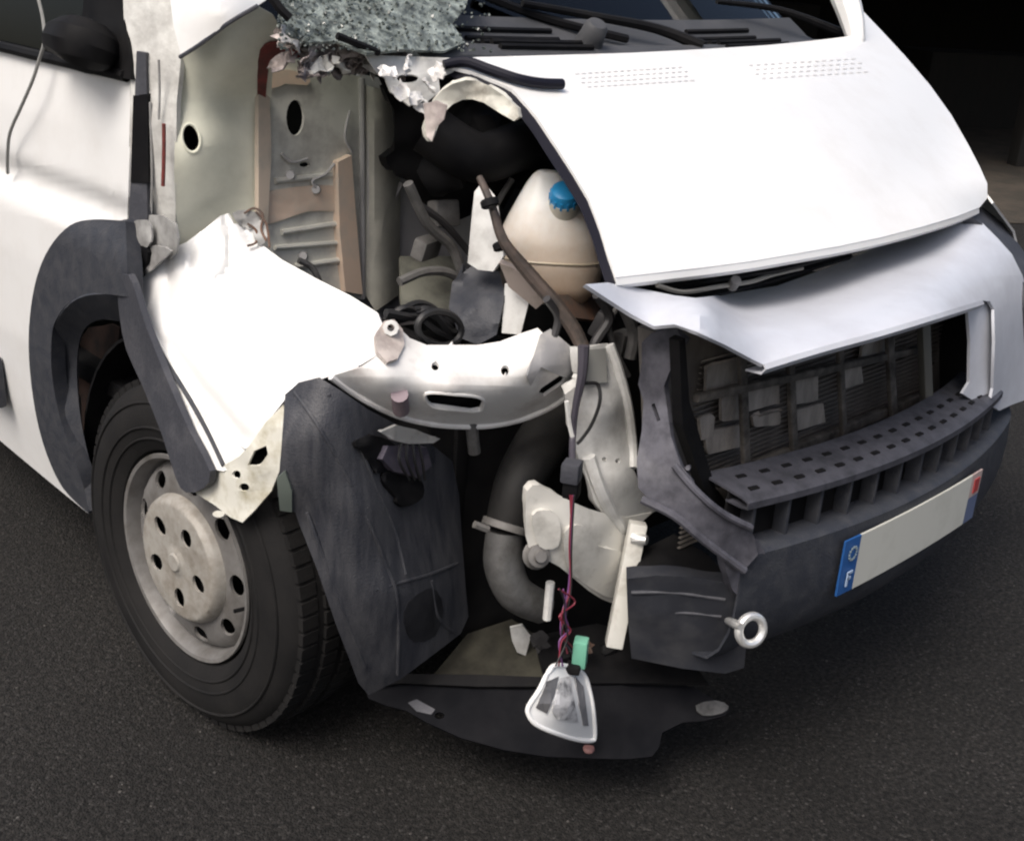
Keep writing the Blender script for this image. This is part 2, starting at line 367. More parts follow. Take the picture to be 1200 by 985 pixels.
# rest of the body, behind the door
def prof_rows(y0, y1, zs, ny, sx=1): return [[Vector((sx*side_x(z), y0+(y1-y0)*j/ny, z)) for j in range(ny+1)] for z in zs]
ZS = [.24, .3, .36, .42, .5, .6, .7, .8, .88, .93, .955, .975, 1.0, 1.05, 1.1, 1.16, 1.22, 1.35, 1.5, 1.7, 1.9, 2.1, 2.25]
link('cargo_side', grid_bm(prof_rows(1.62, 5.0, ZS, 12), .006, (-5, 2, 1)), WHITE, van)
link('cargo_side', grid_bm(prof_rows(.55, 5.0, ZS, 12, -1), .006, (5, 2, 1)), WHITE, van)
link('roof', grid_bm([[Vector((x, y, 2.25+.10*(1-(x/.77)**2))) for x in np.linspace(-.775, .775, 9)] for y in (.75, 1.5, 2.5, 3.5, 5.0)], .006, (0, 2, 9)), WHITE, van)
box('rear_panel', (0, 5.02, 1.25), (1.9, .03, 2.0), WHITE, van)
# upper door frame, window
link('door_frame', tube_bm([(-.925, .20, 1.235), (-.89, .42, 1.5), (-.84, .72, 1.9), (-.80, .95, 2.12), (-.79, 1.55, 2.15), (-.93, 1.6, 1.25)], .02, 8), BLACK, van)
win = link('side_window', grid_bm([[Vector((side_x(z)+.018, y0+(1.58-y0)*t, z)) for t in np.linspace(0, 1, 5)] for z, y0 in ((1.19, .17), (1.3, .26), (1.5, .43), (1.8, .66), (2.1, .93))], .004, (-5, 1, 1.4)), GLASS, van)
tube('window_seal', [at_f(px, py, fside)+Vector((-.006, 0, .006)) for px, py in ((-330, -22), (-180, 14), (0, 57), (45, 68), (152, 93))], .011, BLACK, van, seg=8)
# mirror mount: black triangle and the stump of the mirror
tri = sheet('mirror_mount', [(100, -30), (142, -30), (147, 35), (154, 75), (153, 93), (100, 86), (50, 70), (60, 52), (92, 44), (97, 10)], [(145, 0, 'x', -.955), (150, 90, 'x', -.972), (55, 66, 'x', -.968), (98, 0, 'x', -.95)], BLACK, van, t=.02, grid=12, amp=.006, sc=20)
link('mirror_stump', tube_bm([at(128, 62, 'x', -.965), at(110, 55, 'x', -1.0), at(92, 48, 'x', -1.02), at(72, 44, 'x', -1.01), at(58, 52, 'x', -1.0)], [.03, .042, .044, .034, .012], 10, 4), BLACK, van)
# cab interior seen through the glass
seat = link('seat', box_bm((-.52, .95, 1.20), (.50, .14, .75), Matrix.Rotation(-.2, 3, 'X'), .06), FABRIC, van)
link('headrest', box_bm((-.52, 1.06, 1.68), (.28, .1, .2), Matrix.Rotation(-.2, 3, 'X'), .04), FABRIC, seat)
link('seat_cushion', box_bm((-.52, .70, .78), (.5, .52, .16), None, .05), FABRIC, seat)
s2 = link('seat', box_bm((.45, .95, 1.20), (.50, .14, .75), Matrix.Rotation(-.2, 3, 'X'), .06), FABRIC, van)
link('headrest', box_bm((.45, 1.06, 1.68), (.28, .1, .2), Matrix.Rotation(-.2, 3, 'X'), .04), FABRIC, s2)
box('cab_bulkhead', (0, 1.68, 1.25), (1.8, .03, 1.9), FABRIC, van)
box('cab_floor', (0, .85, .55), (1.86, 1.6, .04), BLACK, van)
# underbody
box('floor_pan', (0, 2.8, .40), (1.80, 4.3, .1), BLACK, van)
box('wheel_well', (-.62, .09, .50), (.03, .9, .56), BLACK, van)
box('subframe', (0, -.05, .30), (1.1, .5, .12), BLACK, van)
# black side moulding
box('side_moulding', (-1.008, 1.245, .455), (.03, .86, .125), PLAST, van, bev=.012)
# ---- wheel arch trim
sx = lambda off: sidef(off)
arch_in = [(104, 596), (95, 560), (80, 520), (68, 480), (61, 440), (60, 405), (64, 378), (82, 354), (110, 344), (150, 348)]
arch_in = [(v.x, v.y) for v in cr([(a, b, 0) for a, b in arch_in], 4)]
sheet('wheel_arch_trim', OUT_ARCH+arch_in, sidef(.032), PLAST, van, t=.03, grid=16)
lip = [(150, 349), (110, 345), (83, 355), (65, 379), (61, 405), (62, 440), (69, 480), (81, 520), (96, 560), (106, 598), (118, 585), (108, 550), (98, 510), (92, 470), (90, 430), (93, 400), (102, 382), (120, 374), (152, 376)]
sheet('arch_lip', lip, [(150, 349, 'x', -1.022), (61, 405, 'x', -1.022), (69, 480, 'x', -1.02), (106, 598, 'x', -1.01), (152, 376, 'x', -.985), (93, 400, 'x', -.985), (92, 470, 'x', -.985), (118, 585, 'x', -.98)], PLAST, van, t=.006, grid=12, sm=3)
# dark liner behind the arch, with rusty parts inside
lin = []
for a in np.linspace(-.15, 2.6, 18): lin.append([Vector((x, .44*math.cos(a)+.03, .36+.40*math.sin(a))) for x in (-.97, -.85, -.66)])
link('arch_liner', grid_bm(lin, .006), BLACK, van)
tube('suspension_strut', [(-.72, .02, .76), (-.74, .02, .58), (-.76, .02, .36)], [.05, .05, .04], RUST, van, seg=12)
sheet('inner_arch_plate', [(93, 398), (118, 382), (140, 384), (132, 430), (112, 480), (102, 545), (94, 500)], [(93, 398, 'x', -.88), (140, 384, 'x', -.88), (102, 545, 'x', -.90)], mat('brown_underseal', (.030, .018, .015), .8, spec=.2, col2=(.012, .010, .010), scale=14), van, t=.006, sm=2, amp=.006)

# ---- wheel
WD = .699; wc = Vector((-.905, 0, WD/2-.004)); st = math.radians(3.6)
RW = Matrix.Rotation(st, 3, 'Z'); axo = RW@Vector((-1, 0, 0))          # outward axis
wheel = emp('wheel', tuple(wc)); wheel.parent = van
R0 = WD/2
tp = [(.205, .075), (.215, .098), (.235, .110), (.265, .116), (.295, .114), (.318, .106), (.333, .094), (.344, .080), (.348, .06), (R0, .02), (R0, -.02), (.348, -.06), (.342, -.085), (.325, -.105), (.29, -.116), (.25, -.11), (.21, -.09), (.2, -.07)]
lathe('tyre', tp, wc, axo, RUBBER, wheel, 96)
# sidewall rings and tread blocks
bm = bmesh.new(); u = axo.orthogonal().normalized(); v_ = axo.cross(u)
for rr, hh in ((.262, .1165), (.308, .1115), (.240, .1125)): lathe_bm([(rr-.003, hh-.001), (rr-.001, hh+.0018), (rr+.001, hh+.0018), (rr+.003, hh-.001)], wc, axo, 96, bm)
link('sidewall_rib', bm, RUBBER, wheel)
bm = bmesh.new()
for k in range(72):
    a = 2*math.pi*k/72; er = u*math.cos(a)+v_*math.sin(a); et = axo.cross(er)
    for h0, wdt in ((.070, .034), (.024, .032), (-.024, .032), (-.070, .034)):
        aa = a+(.02 if h0 > 0 else -.02); er2 = u*math.cos(aa)+v_*math.sin(aa); et2 = axo.cross(er2)
        R = Matrix((axo, et2, er2)).transposed(); rad = R0+.001-(.006 if abs(h0) > .05 else 0)
        box_bm(wc+axo*h0+er2*rad, (wdt, .023, .012), R, 0, bm)
link('tread', bm, RUBBER, wheel, kind='stuff')
# rim
rim = lathe('rim', [(.187, .058), (.189, .068), (.194, .090), (.199, .099), (.2065, .1005), (.208, .096), (.204, .088), (.196, .08), (.188, .05), (.180, -.06), (.19, -.08)], wc, axo, STEEL, wheel, 72)
def disc_map(f): return lambda a, b: wc+u*a+v_*b+axo*f(math.hypot(a, b))
hol = [ell(.157*math.cos(t), .157*math.sin(t), .022, .017, t+math.pi/2, 14) for t in [2*math.pi*i/9+.12 for i in range(9)]]
dp = lambda r: float(np.interp(r, [0, .08, .125, .14, .165, .178, .186, .19], [.07, .08, .090, .090, .086, .080, .068, .062]))
bmd = sheet2(ell(0, 0, .1885, .1885, 0, 96), hol, .009, disc_map(dp), .006, face_to=wc+axo*3)
link('rim_disc', bmd, STEEL, rim)
bm = lathe_bm([(.184, .03), (.02, .03)], wc, axo, 40); link('brake_disc', bm, BLACK, wheel)
# hub cover with bolt pockets
pk = [ell(.075*math.cos(t), .075*math.sin(t), .020, .017, t, 14) for t in [2*math.pi*i/5+.55 for i in range(5)]]
hp = lambda r: float(np.interp(r, [0, .02, .03, .04, .09, .117, .126, .130], [.116, .116, .112, .112, .114, .112, .102, .086]))
hub = link('hub_cover', sheet2(ell(0, 0, .130, .130, 0, 96), pk, .0052, disc_map(hp), .005, face_to=wc+axo*3), HUB, wheel)
for t in [2*math.pi*i/5+.55 for i in range(5)]:
    c = wc+u*.075*math.cos(t)+v_*.075*math.sin(t)+axo*.086
    link('wheel_bolt', lathe_bm([(.0001, .008), (.008, .008), (.0095, .004), (.0095, -.006)], c, axo, 6), BLACK, hub)
link('hub_backing', lathe_bm([(.115, .094), (.02, .094)], wc, axo, 40), BLACK, hub)
tube('valve_stem', [wc+(u*.83+v_*.56)*.182+axo*.075, wc+(u*.83+v_*.56)*.176+axo*.105], .004, BLACK, wheel, seg=8)
lathe('hub_badge', [(.0001, .004), (.016, .004), (.019, .001), (.019, -.006)], wc+axo*.116, axo, HUB, hub, 24)
exec_parts = True
# ---- hinge pillar and upper corner
sheet('hinge_pillar', [(143, -30), (204, -30), (213, 60), (207, 120), (205, 300), (165, 318), (148, 300), (153, 96), (148, 60), (145, 20)], [(148, 0, 'x', -.955), (150, 290, 'x', -.968), (205, 50, 'y', .06), (205, 300, 'y', .10), (178, 150, 'x', -.962)], TORN, van, amp=.006, sc=16, t=.01)
sheet('door_gap_seal', [(156, 112), (173, 110), (174, 214), (153, 214)], [(156, 112, 'x', -.978), (173, 110, 'x', -.966), (174, 214, 'x', -.97), (153, 214, 'x', -.983)], BLACK, van, t=.012)
sheet('door_gap_seal', [(160, 60), (171, 62), (172, 112), (158, 112)], [(160, 60, 'x', -.972), (171, 62, 'x', -.962), (172, 112, 'x', -.966), (158, 112, 'x', -.977)], PLASTL, van, t=.012)
sheet('door_gap_seal', [(153, 214), (172, 214), (173, 262), (150, 266)], [(153, 214, 'x', -.982), (172, 214, 'x', -.97), (173, 262, 'x', -.972), (150, 266, 'x', -.985)], PLASTL, van, t=.012, amp=.004, sc=30)
tube('sealer_bead', [at(192, 145, 'x', -.966), at(192, 180, 'x', -.967), at(191, 218, 'x', -.968)], .0035, RED, van, seg=8)
sheet('wing_remnant', [(195, -40), (320, -40), (312, 0), (300, 8), (268, 26), (236, 50), (212, 66), (203, 30)], [(200, 0, 'x', -.95), (212, 64, 'x', -.965), (300, 8, 'y', -.10), (315, -30, 'y', -.05), (255, 0, 'x', -.945)], WHITE, van, t=.006)
tube('wing_seam', [at(211, 67, 'x', -.967), at(236, 51, 'x', -.955), at(268, 27, 'x', -.935), at(302, 7, 'x', -.905)], .0035, PLASTL, van, seg=8)
CR = surf([(208, 75, 'y', .06), (203, 290, 'y', .10), (240, 170, 'y', .03), (262, 70, 'y', -.03), (280, 110, 'y', .045), (303, 12, 'y', -.075), (332, 48, 'y', -.05), (312, 120, 'y', .04), (308, 200, 'y', .04), (300, 265, 'y', .04), (262, 250, 'y', .06)])
sheet('inner_wing_panel', [(212, 68), (240, 49), (270, 27), (303, 8), (320, 18), (337, 45), (331, 62), (320, 74), (318, 110), (316, 150), (314, 260), (308, 300), (262, 262), (208, 305), (204, 200), (206, 120)], CR, CREAM, van, holes=[ell(224, 162, 9.5, 16, -.2)], t=.006, grid=10)
tube('hole_rim', [CR(*p) for p in ell(224, 162, 10.5, 17, -.2, 16)], .0025, CREAM, van, seg=6, sm=2, closed=True)
sheet('hole_shade_backing', ell(224, 162, 18, 24), [(210, 150, 'y', .12), (240, 150, 'y', .10), (224, 180, 'y', .12)], BLACK, van, t=.004, grid=0)  # black backing sheet standing in for the shade inside the hole
# blood-red smear and rust where the wing tore away
sheet('rust_tear', [(306, 60), (318, 50), (335, 52), (330, 68), (315, 78), (311, 120), (303, 122), (302, 90)], lambda a, b: CR(a, b)-(CR(a, b)-CAM).normalized()*.006, RED, van, t=.003, amp=.004, sc=40, sm=2)
# ---- bulkhead panels in the open engine bay
BH = surf([(320, 85, 'y', .05), (310, 290, 'y', .03), (460, 110, 'y', .05), (470, 370, 'y', .05), (390, 200, 'y', .045), (560, 330, 'y', .06)])
sheet('bulkhead_panel', [(310, 74), (350, 70), (400, 84), (422, 90), (424, 350), (400, 360), (360, 330), (300, 290), (312, 200)], BH, BEIGE, van, holes=[ell(346, 138, 10.5, 21, 0), ell(357, 193, 6, 3)], t=.006, grid=14, amp=.004, sc=9)
sheet('hole_shade_backing', ell(346, 138, 20, 30), [(330, 120, 'y', .12), (362, 120, 'y', .12), (346, 168, 'y', .12)], BLACK, van, t=.004, grid=0)  # black sheet behind the bulkhead hole, its colour supplies the darkness
sheet('bulkhead_panel', [(427, 88), (470, 95), (530, 160), (585, 240), (585, 370), (470, 385), (427, 360)], lambda a, b: BH(a, b)+Vector((0, .02, 0)), mat('lilac_grey_panel', (.66, .64, .65), .55, col2=(.46, .44, .45), scale=9, amt=.45), van, t=.006, grid=14, amp=.006, sc=7)
def bhp(px, py, d=.01):
    P = BH(px, py); return P-(P-CAM).normalized()*d
sheet('sealed_rail', [(396, 190), (412, 182), (418, 260), (425, 345), (405, 342), (398, 270)], lambda a, b: bhp(a, b, .022), PEACH, van, t=.022, grid=12)
sheet('orange_sealer_patch', [(306, 232), (330, 222), (392, 218), (397, 245), (360, 248), (318, 262), (308, 258)], lambda a, b: bhp(a, b, .005), PEACH, van, t=.004, grid=6, amp=.004, sc=26, sm=3)
sheet('orange_sealer_patch', [(312, 84), (340, 82), (362, 90), (360, 100), (335, 98), (318, 104)], lambda a, b: bhp(a, b, .008), PEACH, van, t=.006, grid=8, sm=2)
sheet('sealed_flange', [(303, 110), (316, 100), (318, 180), (314, 262), (303, 262)], lambda a, b: bhp(a, b, .018), mat('pink_cream_primer', (.56, .47, .38), .55, col2=(.42, .38, .32), scale=14, amt=.45), van, t=.012, grid=12)
for x0, y0, x1, y1, r in ((322, 212, 388, 205, .006), (330, 272, 396, 262, .006), (322, 290, 400, 284, .005), (345, 312, 402, 304, .006), (432, 110, 432, 345, .008), (424, 92, 425, 350, .006), (445, 262, 470, 215, .007)):
    tube('panel_rib', [bhp(x0, y0, .003), bhp((x0+x1)/2, (y0+y1)/2, .004), bhp(x1, y1, .003)], r, GREYM if x0 > 420 else BEIGE, van, seg=8)
sheet('bulkhead_column', [(428, 100), (462, 108), (470, 180), (468, 345), (440, 365), (428, 345)], lambda a, b: bhp(a, b, .03*math.sin(max(0, min(1, (a-426)/44))*math.pi)), mat('olive_grey_primer', (.52, .51, .44), .6, col2=(.36, .35, .31), scale=8, amt=.5), van, t=.004, grid=9)
for x, y in ((340, 205), (370, 222), (355, 300), (445, 300), (455, 240)): lathe('panel_bolt', [(.0001, .008), (.008, .008), (.010, .003), (.010, -.004)], bhp(x, y, .004), (CAM-bhp(x, y)).normalized(), GREYM, van, 8)
for p in ([(392, 192), (380, 205), (366, 212), (372, 222)], [(330, 180), (342, 190), (360, 186)], [(410, 130), (404, 160), (412, 178)]): tube('clipped_wire', [bhp(a, b, .01) for a, b in p], .003, GREYM, van, seg=6)
# twisted stalk and tube at the foot of the bulkhead
tube('brake_pipe', [bhp(350, 305, .05), bhp(364, 312, .06), bhp(372, 324, .07), bhp(376, 335, .07)], .006, ALU, van, seg=8)
# ---- bonnet
def bonnet_pts():
    c = [(722, 325, 'z', .999), (827, 313, 'z', .995), (933, 298, 'z', .995), (1033, 278, 'z', .995), (1120, 255, 'z', .997), (1155, 238, 'z', 1.0),
         (712, 296, 'y', -.665), (690, 232, 'y', -.585), (650, 168, 'y', -.47), (600, 104, 'y', -.33), (528, 70, 'y', -.205),
         (640, 65, 'y', -.215), (740, 62, 'y', -.22), (870, 55, 'y', -.215), (1000, 45, 'y', -.195), (1080, 110, 'x', .79), (1120, 170, 'x', .72), (1155, 214, 'x', .645)]
    for x, y, z in ((-.3, -.45, 1.205), (.1, -.45, 1.21), (.45, -.45, 1.195), (-.2, -.62, 1.095), (.15, -.63, 1.095), (.45, -.6, 1.09)): c.append(Vector((x, y, z)))
    return surf(c)
BN = bonnet_pts()
bon_ol = [(722, 325), (775, 319), (827, 313), (880, 306), (933, 297), (985, 288), (1033, 278), (1080, 266), (1120, 254), (1148, 243), (1157, 232), (1157, 215), (1148, 195), (1135, 170), (1115, 135), (1090, 100), (1060, 65), (1035, 38), (1014, 16), (1006, 8), (1000, 14), (1001, 42), (960, 47), (900, 53), (820, 58), (740, 62), (640, 65), (560, 67), (528, 69), (520, 76), (560, 86), (600, 104), (628, 135), (650, 168), (672, 202), (690, 232), (704, 268), (713, 298)]
bonnet = sheet('bonnet', bon_ol, BN, WHITE, van, t=.006, grid=16)
# folded front lip, hanging down
lipf = [(722, 325), (775, 319), (827, 313), (880, 306), (933, 297), (985, 288), (1033, 278), (1080, 266), (1120, 254), (1148, 243)]
rows = [[BN(a, b)+Vector((0, dy, dz)) for a, b in lipf] for dy, dz in ((.001, -.001), (-.002, -.012), (.006, -.02), (.03, -.022))]
link('front_lip', grid_bm([cr(r, 4) for r in rows], .003, CAM), WHITE, bonnet)
# dark inner frame following the near bonnet edge
edge = [(528, 72), (565, 88), (600, 104), (628, 135), (650, 168), (672, 202), (690, 232), (704, 268), (713, 298), (722, 325)]
rows = [[BN(a, b)+Vector((0, 0, -.008)) for a, b in edge], [BN(a-6, b+2)+Vector((.006, .006, -.016)) for a, b in edge], [BN(a+12, b)+Vector((.04, .02, -.024)) for a, b in edge]]
link('bonnet_inner_frame', grid_bm([cr(r, 4) for r in rows], .004, CAM), NAVY, bonnet)
link('bonnet_underside', sheet2([(780, 305), (933, 286), (1140, 236), (1080, 120), (1000, 50), (740, 68), (640, 74), (700, 150), (752, 250)], [], 40, lambda a, b: BN(a, b)+Vector((0, .02, -.05)), .01), BLACK, bonnet)
# ventilation perforations pressed into the bonnet
bm = bmesh.new()
for (x0, y0, x1, y1, n) in ((676, 92, 804, 84, 17), (880, 82, 1008, 74, 15)):
    for r in range(4):
        for i in range(n):
            f = (i+.5*(r % 2))/n; px = x0+(x1-x0)*f+r*3.5; py = y0+(y1-y0)*f+(r-1.5)*5.2+2
            a, b, c, d = BN(px-2.4, py-.2), BN(px+2.4, py-.6), BN(px+2.8, py+1.1), BN(px-2.0, py+1.5)
            N = (b-a).cross(d-a).normalized(); N = N if N.dot(CAM-a) > 0 else -N
            bm.faces.new([bm.verts.new(q+N*.0012) for q in (a, b, c, d)])
link('vent_perforations', bm, mat('vent_grey', (.60, .60, .60), .6), bonnet, kind='stuff')
PINKW = mat('pinkish_torn_metal', (.55, .49, .46), .5, col2=(.34, .29, .28), scale=20, amt=.45)
# cream inner hinge frame and the torn rear corner
sheet('bonnet_hinge_frame', [(497, 160), (500, 132), (518, 106), (545, 94), (572, 100), (606, 126), (602, 142), (566, 120), (542, 117), (522, 130), (512, 152), (506, 166)], [(500, 150, 'y', -.30), (518, 108, 'y', -.30), (545, 96, 'y', -.33), (572, 102, 'y', -.36), (604, 134, 'y', -.42), (545, 117, 'y', -.32)], mat('cream_inner_frame', (.62, .61, .54), .5, col2=(.30, .28, .24), scale=22, amt=.42), van, t=.008, sm=2, grid=6, amp=.010, sc=26)
sheet('torn_tongue', [(496, 122), (512, 118), (524, 124), (520, 140), (511, 150), (506, 166), (500, 160)], [(496, 122, 'y', -.30), (524, 124, 'y', -.34), (503, 165, 'y', -.31)], PINKW, van, t=.003, grid=5, amp=.008, sc=30)
TRN = surf([(445, 75, 'y', -.20), (530, 75, 'y', -.22), (500, 130, 'y', -.25), (470, 110, 'y', -.22)])
sheet('torn_cowl_corner', [(428, 64), (470, 66), (528, 68), (532, 84), (514, 92), (516, 108), (502, 118), (500, 132), (492, 128), (488, 118), (480, 124), (470, 116), (458, 108), (452, 92), (440, 84)], TRN, TORN, van, holes=[ell(478, 92, 13, 5, 0, 12)], t=.003, amp=.016, sc=18, grid=7)
for i, (px, py) in enumerate(((455, 84), (470, 108), (488, 114), (504, 100), (512, 84), (496, 124), (478, 76))): crumple('cowl_scrap', at(px, py, 'y', -.265), (.035, .03, .010), mat('bright_torn_metal', (.74, .73, .71), .5, col2=(.4, .38, .37), scale=30, amt=.4), van, 5, 400+i, .35)
# crushed scraps along the cowl
rnd = random.Random(5)
PINK = mat('bare_crumpled_metal', (.40, .35, .33), .45, .3, col2=(.14, .12, .12), scale=35, amt=.5, sharp=.12, bump=.4, bscale=60)
for i in range(46):
    t = i/45; px = 328+t*140+rnd.uniform(-12, 12); py = 56+t*14+rnd.uniform(-16, 26)*(1-.4*t)
    crumple('metal_scrap', at(px, py, 'y', -.17+.05*rnd.random()), (rnd.uniform(.03, .07), rnd.uniform(.02, .05), .018), [PINK, PINK, TORN, GREYM, RED][i % 5 if i < 12 else rnd.choice((0, 0, 1, 2, 2))], van, 4, i+3)
DENT = mat('dented_grey_metal', (.40, .40, .39), .5, col2=(.16, .155, .15), scale=14, amt=.48, sharp=.15)
for i, (ol, xx) in enumerate((([(150, 264), (172, 258), (178, 276), (172, 290), (152, 300)], -.988), ([(174, 252), (205, 262), (206, 296), (190, 304), (176, 292)], -.972), ([(166, 292), (184, 288), (200, 294), (186, 308), (168, 322)], -.984))):
    sheet('dented_flange', ol, lambda a, b, q=xx: at(a, b, 'x', q), DENT, van, t=.004, grid=5, amp=.012, sc=22, sm=2, seed=i)
for i, p in enumerate(([(176, 120), (178, 200), (177, 255)], [(186, 70), (187, 110), (186, 140)])): tube('pillar_ridge', [at(a, b, 'x', -.963) for a, b in p], .0022, DENT, van, seg=6)
sheet('pillar_hole_shade', [(150, 300), (165, 288), (173, 296), (168, 318), (155, 330)], lambda a, b: at(a, b, 'x', -.99), BLACK, van, t=.01, sm=2)  # black patch painted as the shade of a hole in the pillar foot
# ---- cowl, wipers, windscreen
WSF = lambda px, py: at_f(px, py, lambda P: (P.z-1.262)-.80*(P.y+.215)-.10*P.x*P.x, 1.2, 6)
def wsp(x, s): y = -.04+.10*x*x+s*.70; return Vector((x*(1-.10*s), y, 1.30+.80*s*.75+.02*x*x))
CW = lambda x, d: Vector((x, -.205+.03*x*x+d, 1.262+.02*x*x+(.0 if d <= 0 else .30*d+.012*math.sin(d*40))-(.02 if d <= 0 else 0)))
cowl = link('cowl_panel', grid_bm([[CW(x, d) for x in np.linspace(-.60, .80, 24)] for d in (0, .012, .03, .05, .07, .09, .11, .13, .16, .19)], .005, CAM), DASH, van)
screen = link('windscreen', grid_bm([[wsp(x, s) for x in np.linspace(-.84, .86, 16)] for s in np.linspace(0, 1, 9)], .005, (0, -4, 2)), GLASS, van)
link('dashboard', grid_bm([[Vector((x, y, z)) for x in np.linspace(-.78, .86, 10)] for y, z in ((.10, 1.22), (.16, 1.26), (.3, 1.30), (.5, 1.31), (.62, 1.26), (.66, 1.0), (.6, .7))], .01, (0, 0, 4)), DASH, van)
tube('windscreen_pillar', [(-.925, .085, 1.43), (-.86, .16, 1.54), (-.81, .45, 1.93), (-.75, .72, 2.2)], [.03, .04, .04, .04], WHITE, van, seg=10)
tube('windscreen_pillar', [at(1004, 52, 'x', .82), at(999, 25, 'x', .825), at(988, -8, 'x', .82), at(960, -70, 'x', .81), (.78, .45, 1.93), (.74, .72, 2.2)], [.02, .03, .035, .04, .04, .04], WHITE, van, seg=10)
box('roof_header', (0, .72, 2.2), (1.5, .12, .1), WHITE, van, bev=.03)
wip = tube('wiper', [at(612, 4, 'y', -.02), at(700, 20, 'y', -.06), at(770, 34, 'y', -.10), at(822, 54, 'y', -.16)], [.007, .009, .011, .014], BLACK, van, seg=8)
tube('wiper_blade', [at(560, -8, 'y', .03), at(640, 22, 'y', -.03), at(735, 46, 'y', -.10)], .009, BLACK, wip, seg=6)
lathe('wiper_pivot', [(.0001, .03), (.018, .03), (.024, .022), (.026, 0), (.03, -.02)], at(694, 42, 'y', -.155), (-.1, -.5, .8), DASH, van, 20)
w2 = tube('wiper', [at(840, 2, 'y', .0), at(915, 12, 'y', -.05), at(985, 38, 'y', -.13)], [.006, .008, .012], BLACK, van, seg=8)
for i in range(6): tube('cowl_slat', [CW(x, .03+i*.024)+Vector((0, 0, .004)) for x in (.30, .42, .55)], .006, BLACK, cowl, seg=6)
for i in range(6): tube('cowl_slat', [CW(x, .03+i*.024)+Vector((0, 0, .004)) for x in (-.40, -.28, -.15)], .006, BLACK, cowl, seg=6)
# crushed windscreen corner: a sagging sheet of crazed glass and crumbs
SG = surf([(330, 0, 'y', -.10), (330, 45, 'y', -.17), (450, 60, 'y', -.22), (540, 55, 'y', -.19), (540, 0, 'y', -.08), (430, 0, 'y', -.08)])
sheet('crazed_glass', [(322, -40), (560, -40), (545, 10), (530, 28), (545, 50), (520, 60), (470, 58), (430, 62), (395, 48), (362, 50), (336, 40), (326, 10)], SG, mat('crazed_windscreen', (.045, .054, .05), .3, col2=(.38, .43, .40), scale=40, amt=.45, sharp=.18, bump=.7, bscale=90), van, t=.005, grid=9, amp=.014, sc=14, sharp=10)
bm = bmesh.new(); rnd = random.Random(11)
for i in range(420):
    px, py = 326+250*rnd.random()**1.5, rnd.uniform(-10, 60); P = SG(px, py); P = P-(P-CAM).normalized()*rnd.uniform(.004, .02); s = rnd.uniform(.002, .0055)
    R = Matrix.Rotation(rnd.uniform(0, 6), 3, Vector((rnd.random(), rnd.random(), rnd.random())))
    box_bm(P, (s, s*rnd.uniform(.6, 1.3), s*.7), R, 0, bm)
link('glass_crumbs', bm, CRUMB, van, kind='stuff')
tube('screen_trim_strip', [at(318, -4, 'y', -.16), at(328, 10, 'y', -.17), at(340, 22, 'y', -.18)], .008, BLACK, van, seg=6)
tube('screen_trim_strip', [at(395, 42, 'y', -.21), at(420, 52, 'y', -.215), at(444, 62, 'y', -.22)], .006, BLACK, van, seg=6)
# ---- engine bay contents
BK = surf([(455, 110, 'y', -.06), (690, 110, 'y', -.2), (455, 270, 'y', -.02), (690, 260, 'y', -.1), (560, 180, 'y', -.16)])
sheet('engine_bay_cover', [(440, 84), (470, 90), (540, 92), (610, 112), (660, 180), (690, 240), (640, 250), (605, 218), (590, 245), (566, 212), (556, 224), (552, 252), (538, 258), (524, 270), (504, 258), (498, 236), (480, 230), (478, 212), (464, 206), (454, 192), (452, 184), (462, 176), (462, 130)], BK, BLACK, van, t=.03, grid=10, amp=.035, sc=9)
for px, py, s in ((600, 180, .055), (575, 200, .04), (630, 200, .05), (520, 200, .045), (560, 150, .05)):
    b = bmesh.new(); bmesh.ops.create_icosphere(b, subdivisions=2, radius=s); P = at(px, py, 'y', -.19)
    for v in b.verts: v.co = v.co*(1+.35*noise.noise(v.co*30+P*9))+P
    link('engine_component', b, BLACK, van)
tube('intake_duct', [at(500, 150, 'y', -.2), at(560, 185, 'y', -.26), at(620, 170, 'y', -.26), at(680, 190, 'y', -.2)], .045, BLACK, van, seg=14)
box('engine_block', (.08, -.24, .56), (.72, .40, .50), BLACK, van, bev=.03)
box('gearbox', (-.45, -.18, .55), (.25, .3, .35), BLACK, van, bev=.05)
# coolant tank
tc_ = at(648, 279, 'y', -.36)
tk = emp('coolant_tank', tuple(tc_)); tk.parent = van
secs = [(-.118, .035, .03, .01), (-.112, .062, .05, .008), (-.085, .088, .068, .004), (-.04, .098, .075, 0), (.005, .094, .074, -.004), (.035, .080, .066, -.006), (.066, .061, .054, -.010), (.096, .042, .038, -.014), (.114, .028, .026, -.016), (.121, .018, .016, -.016)]
rings = []
bm = bmesh.new(); ex = Vector((RT.x, RT.y, 0)).normalized(); ey = Vector((FW.x, FW.y, 0)).normalized()
for h, a, b, ox in [tuple(np.interp(t, np.linspace(0, 1, len(secs)), [s[i] for s in secs]) for i in range(4)) for t in np.linspace(0, 1, 34)]:
    rg = []
    for j in range(40):
        th = 2*math.pi*j/40; c, s = math.cos(th), math.sin(th); e = .72
        rg.append(bm.verts.new(Vector((0, 0, h))+ex*(a*math.copysign(abs(c)**e, c)+ox)+ey*(b*math.copysign(abs(s)**e, s))))
    rings.append(rg)
for i in range(len(rings)-1):
    for j in range(40): bm.faces.new([rings[i][j], rings[i][(j+1) % 40], rings[i+1][(j+1) % 40], rings[i+1][j]])
bm.faces.new(rings[0][::-1]); bm.faces.new(rings[-1])
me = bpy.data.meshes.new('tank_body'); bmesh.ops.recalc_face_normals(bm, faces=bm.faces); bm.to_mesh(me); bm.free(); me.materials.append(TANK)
for p in me.polygons: p.use_smooth = True
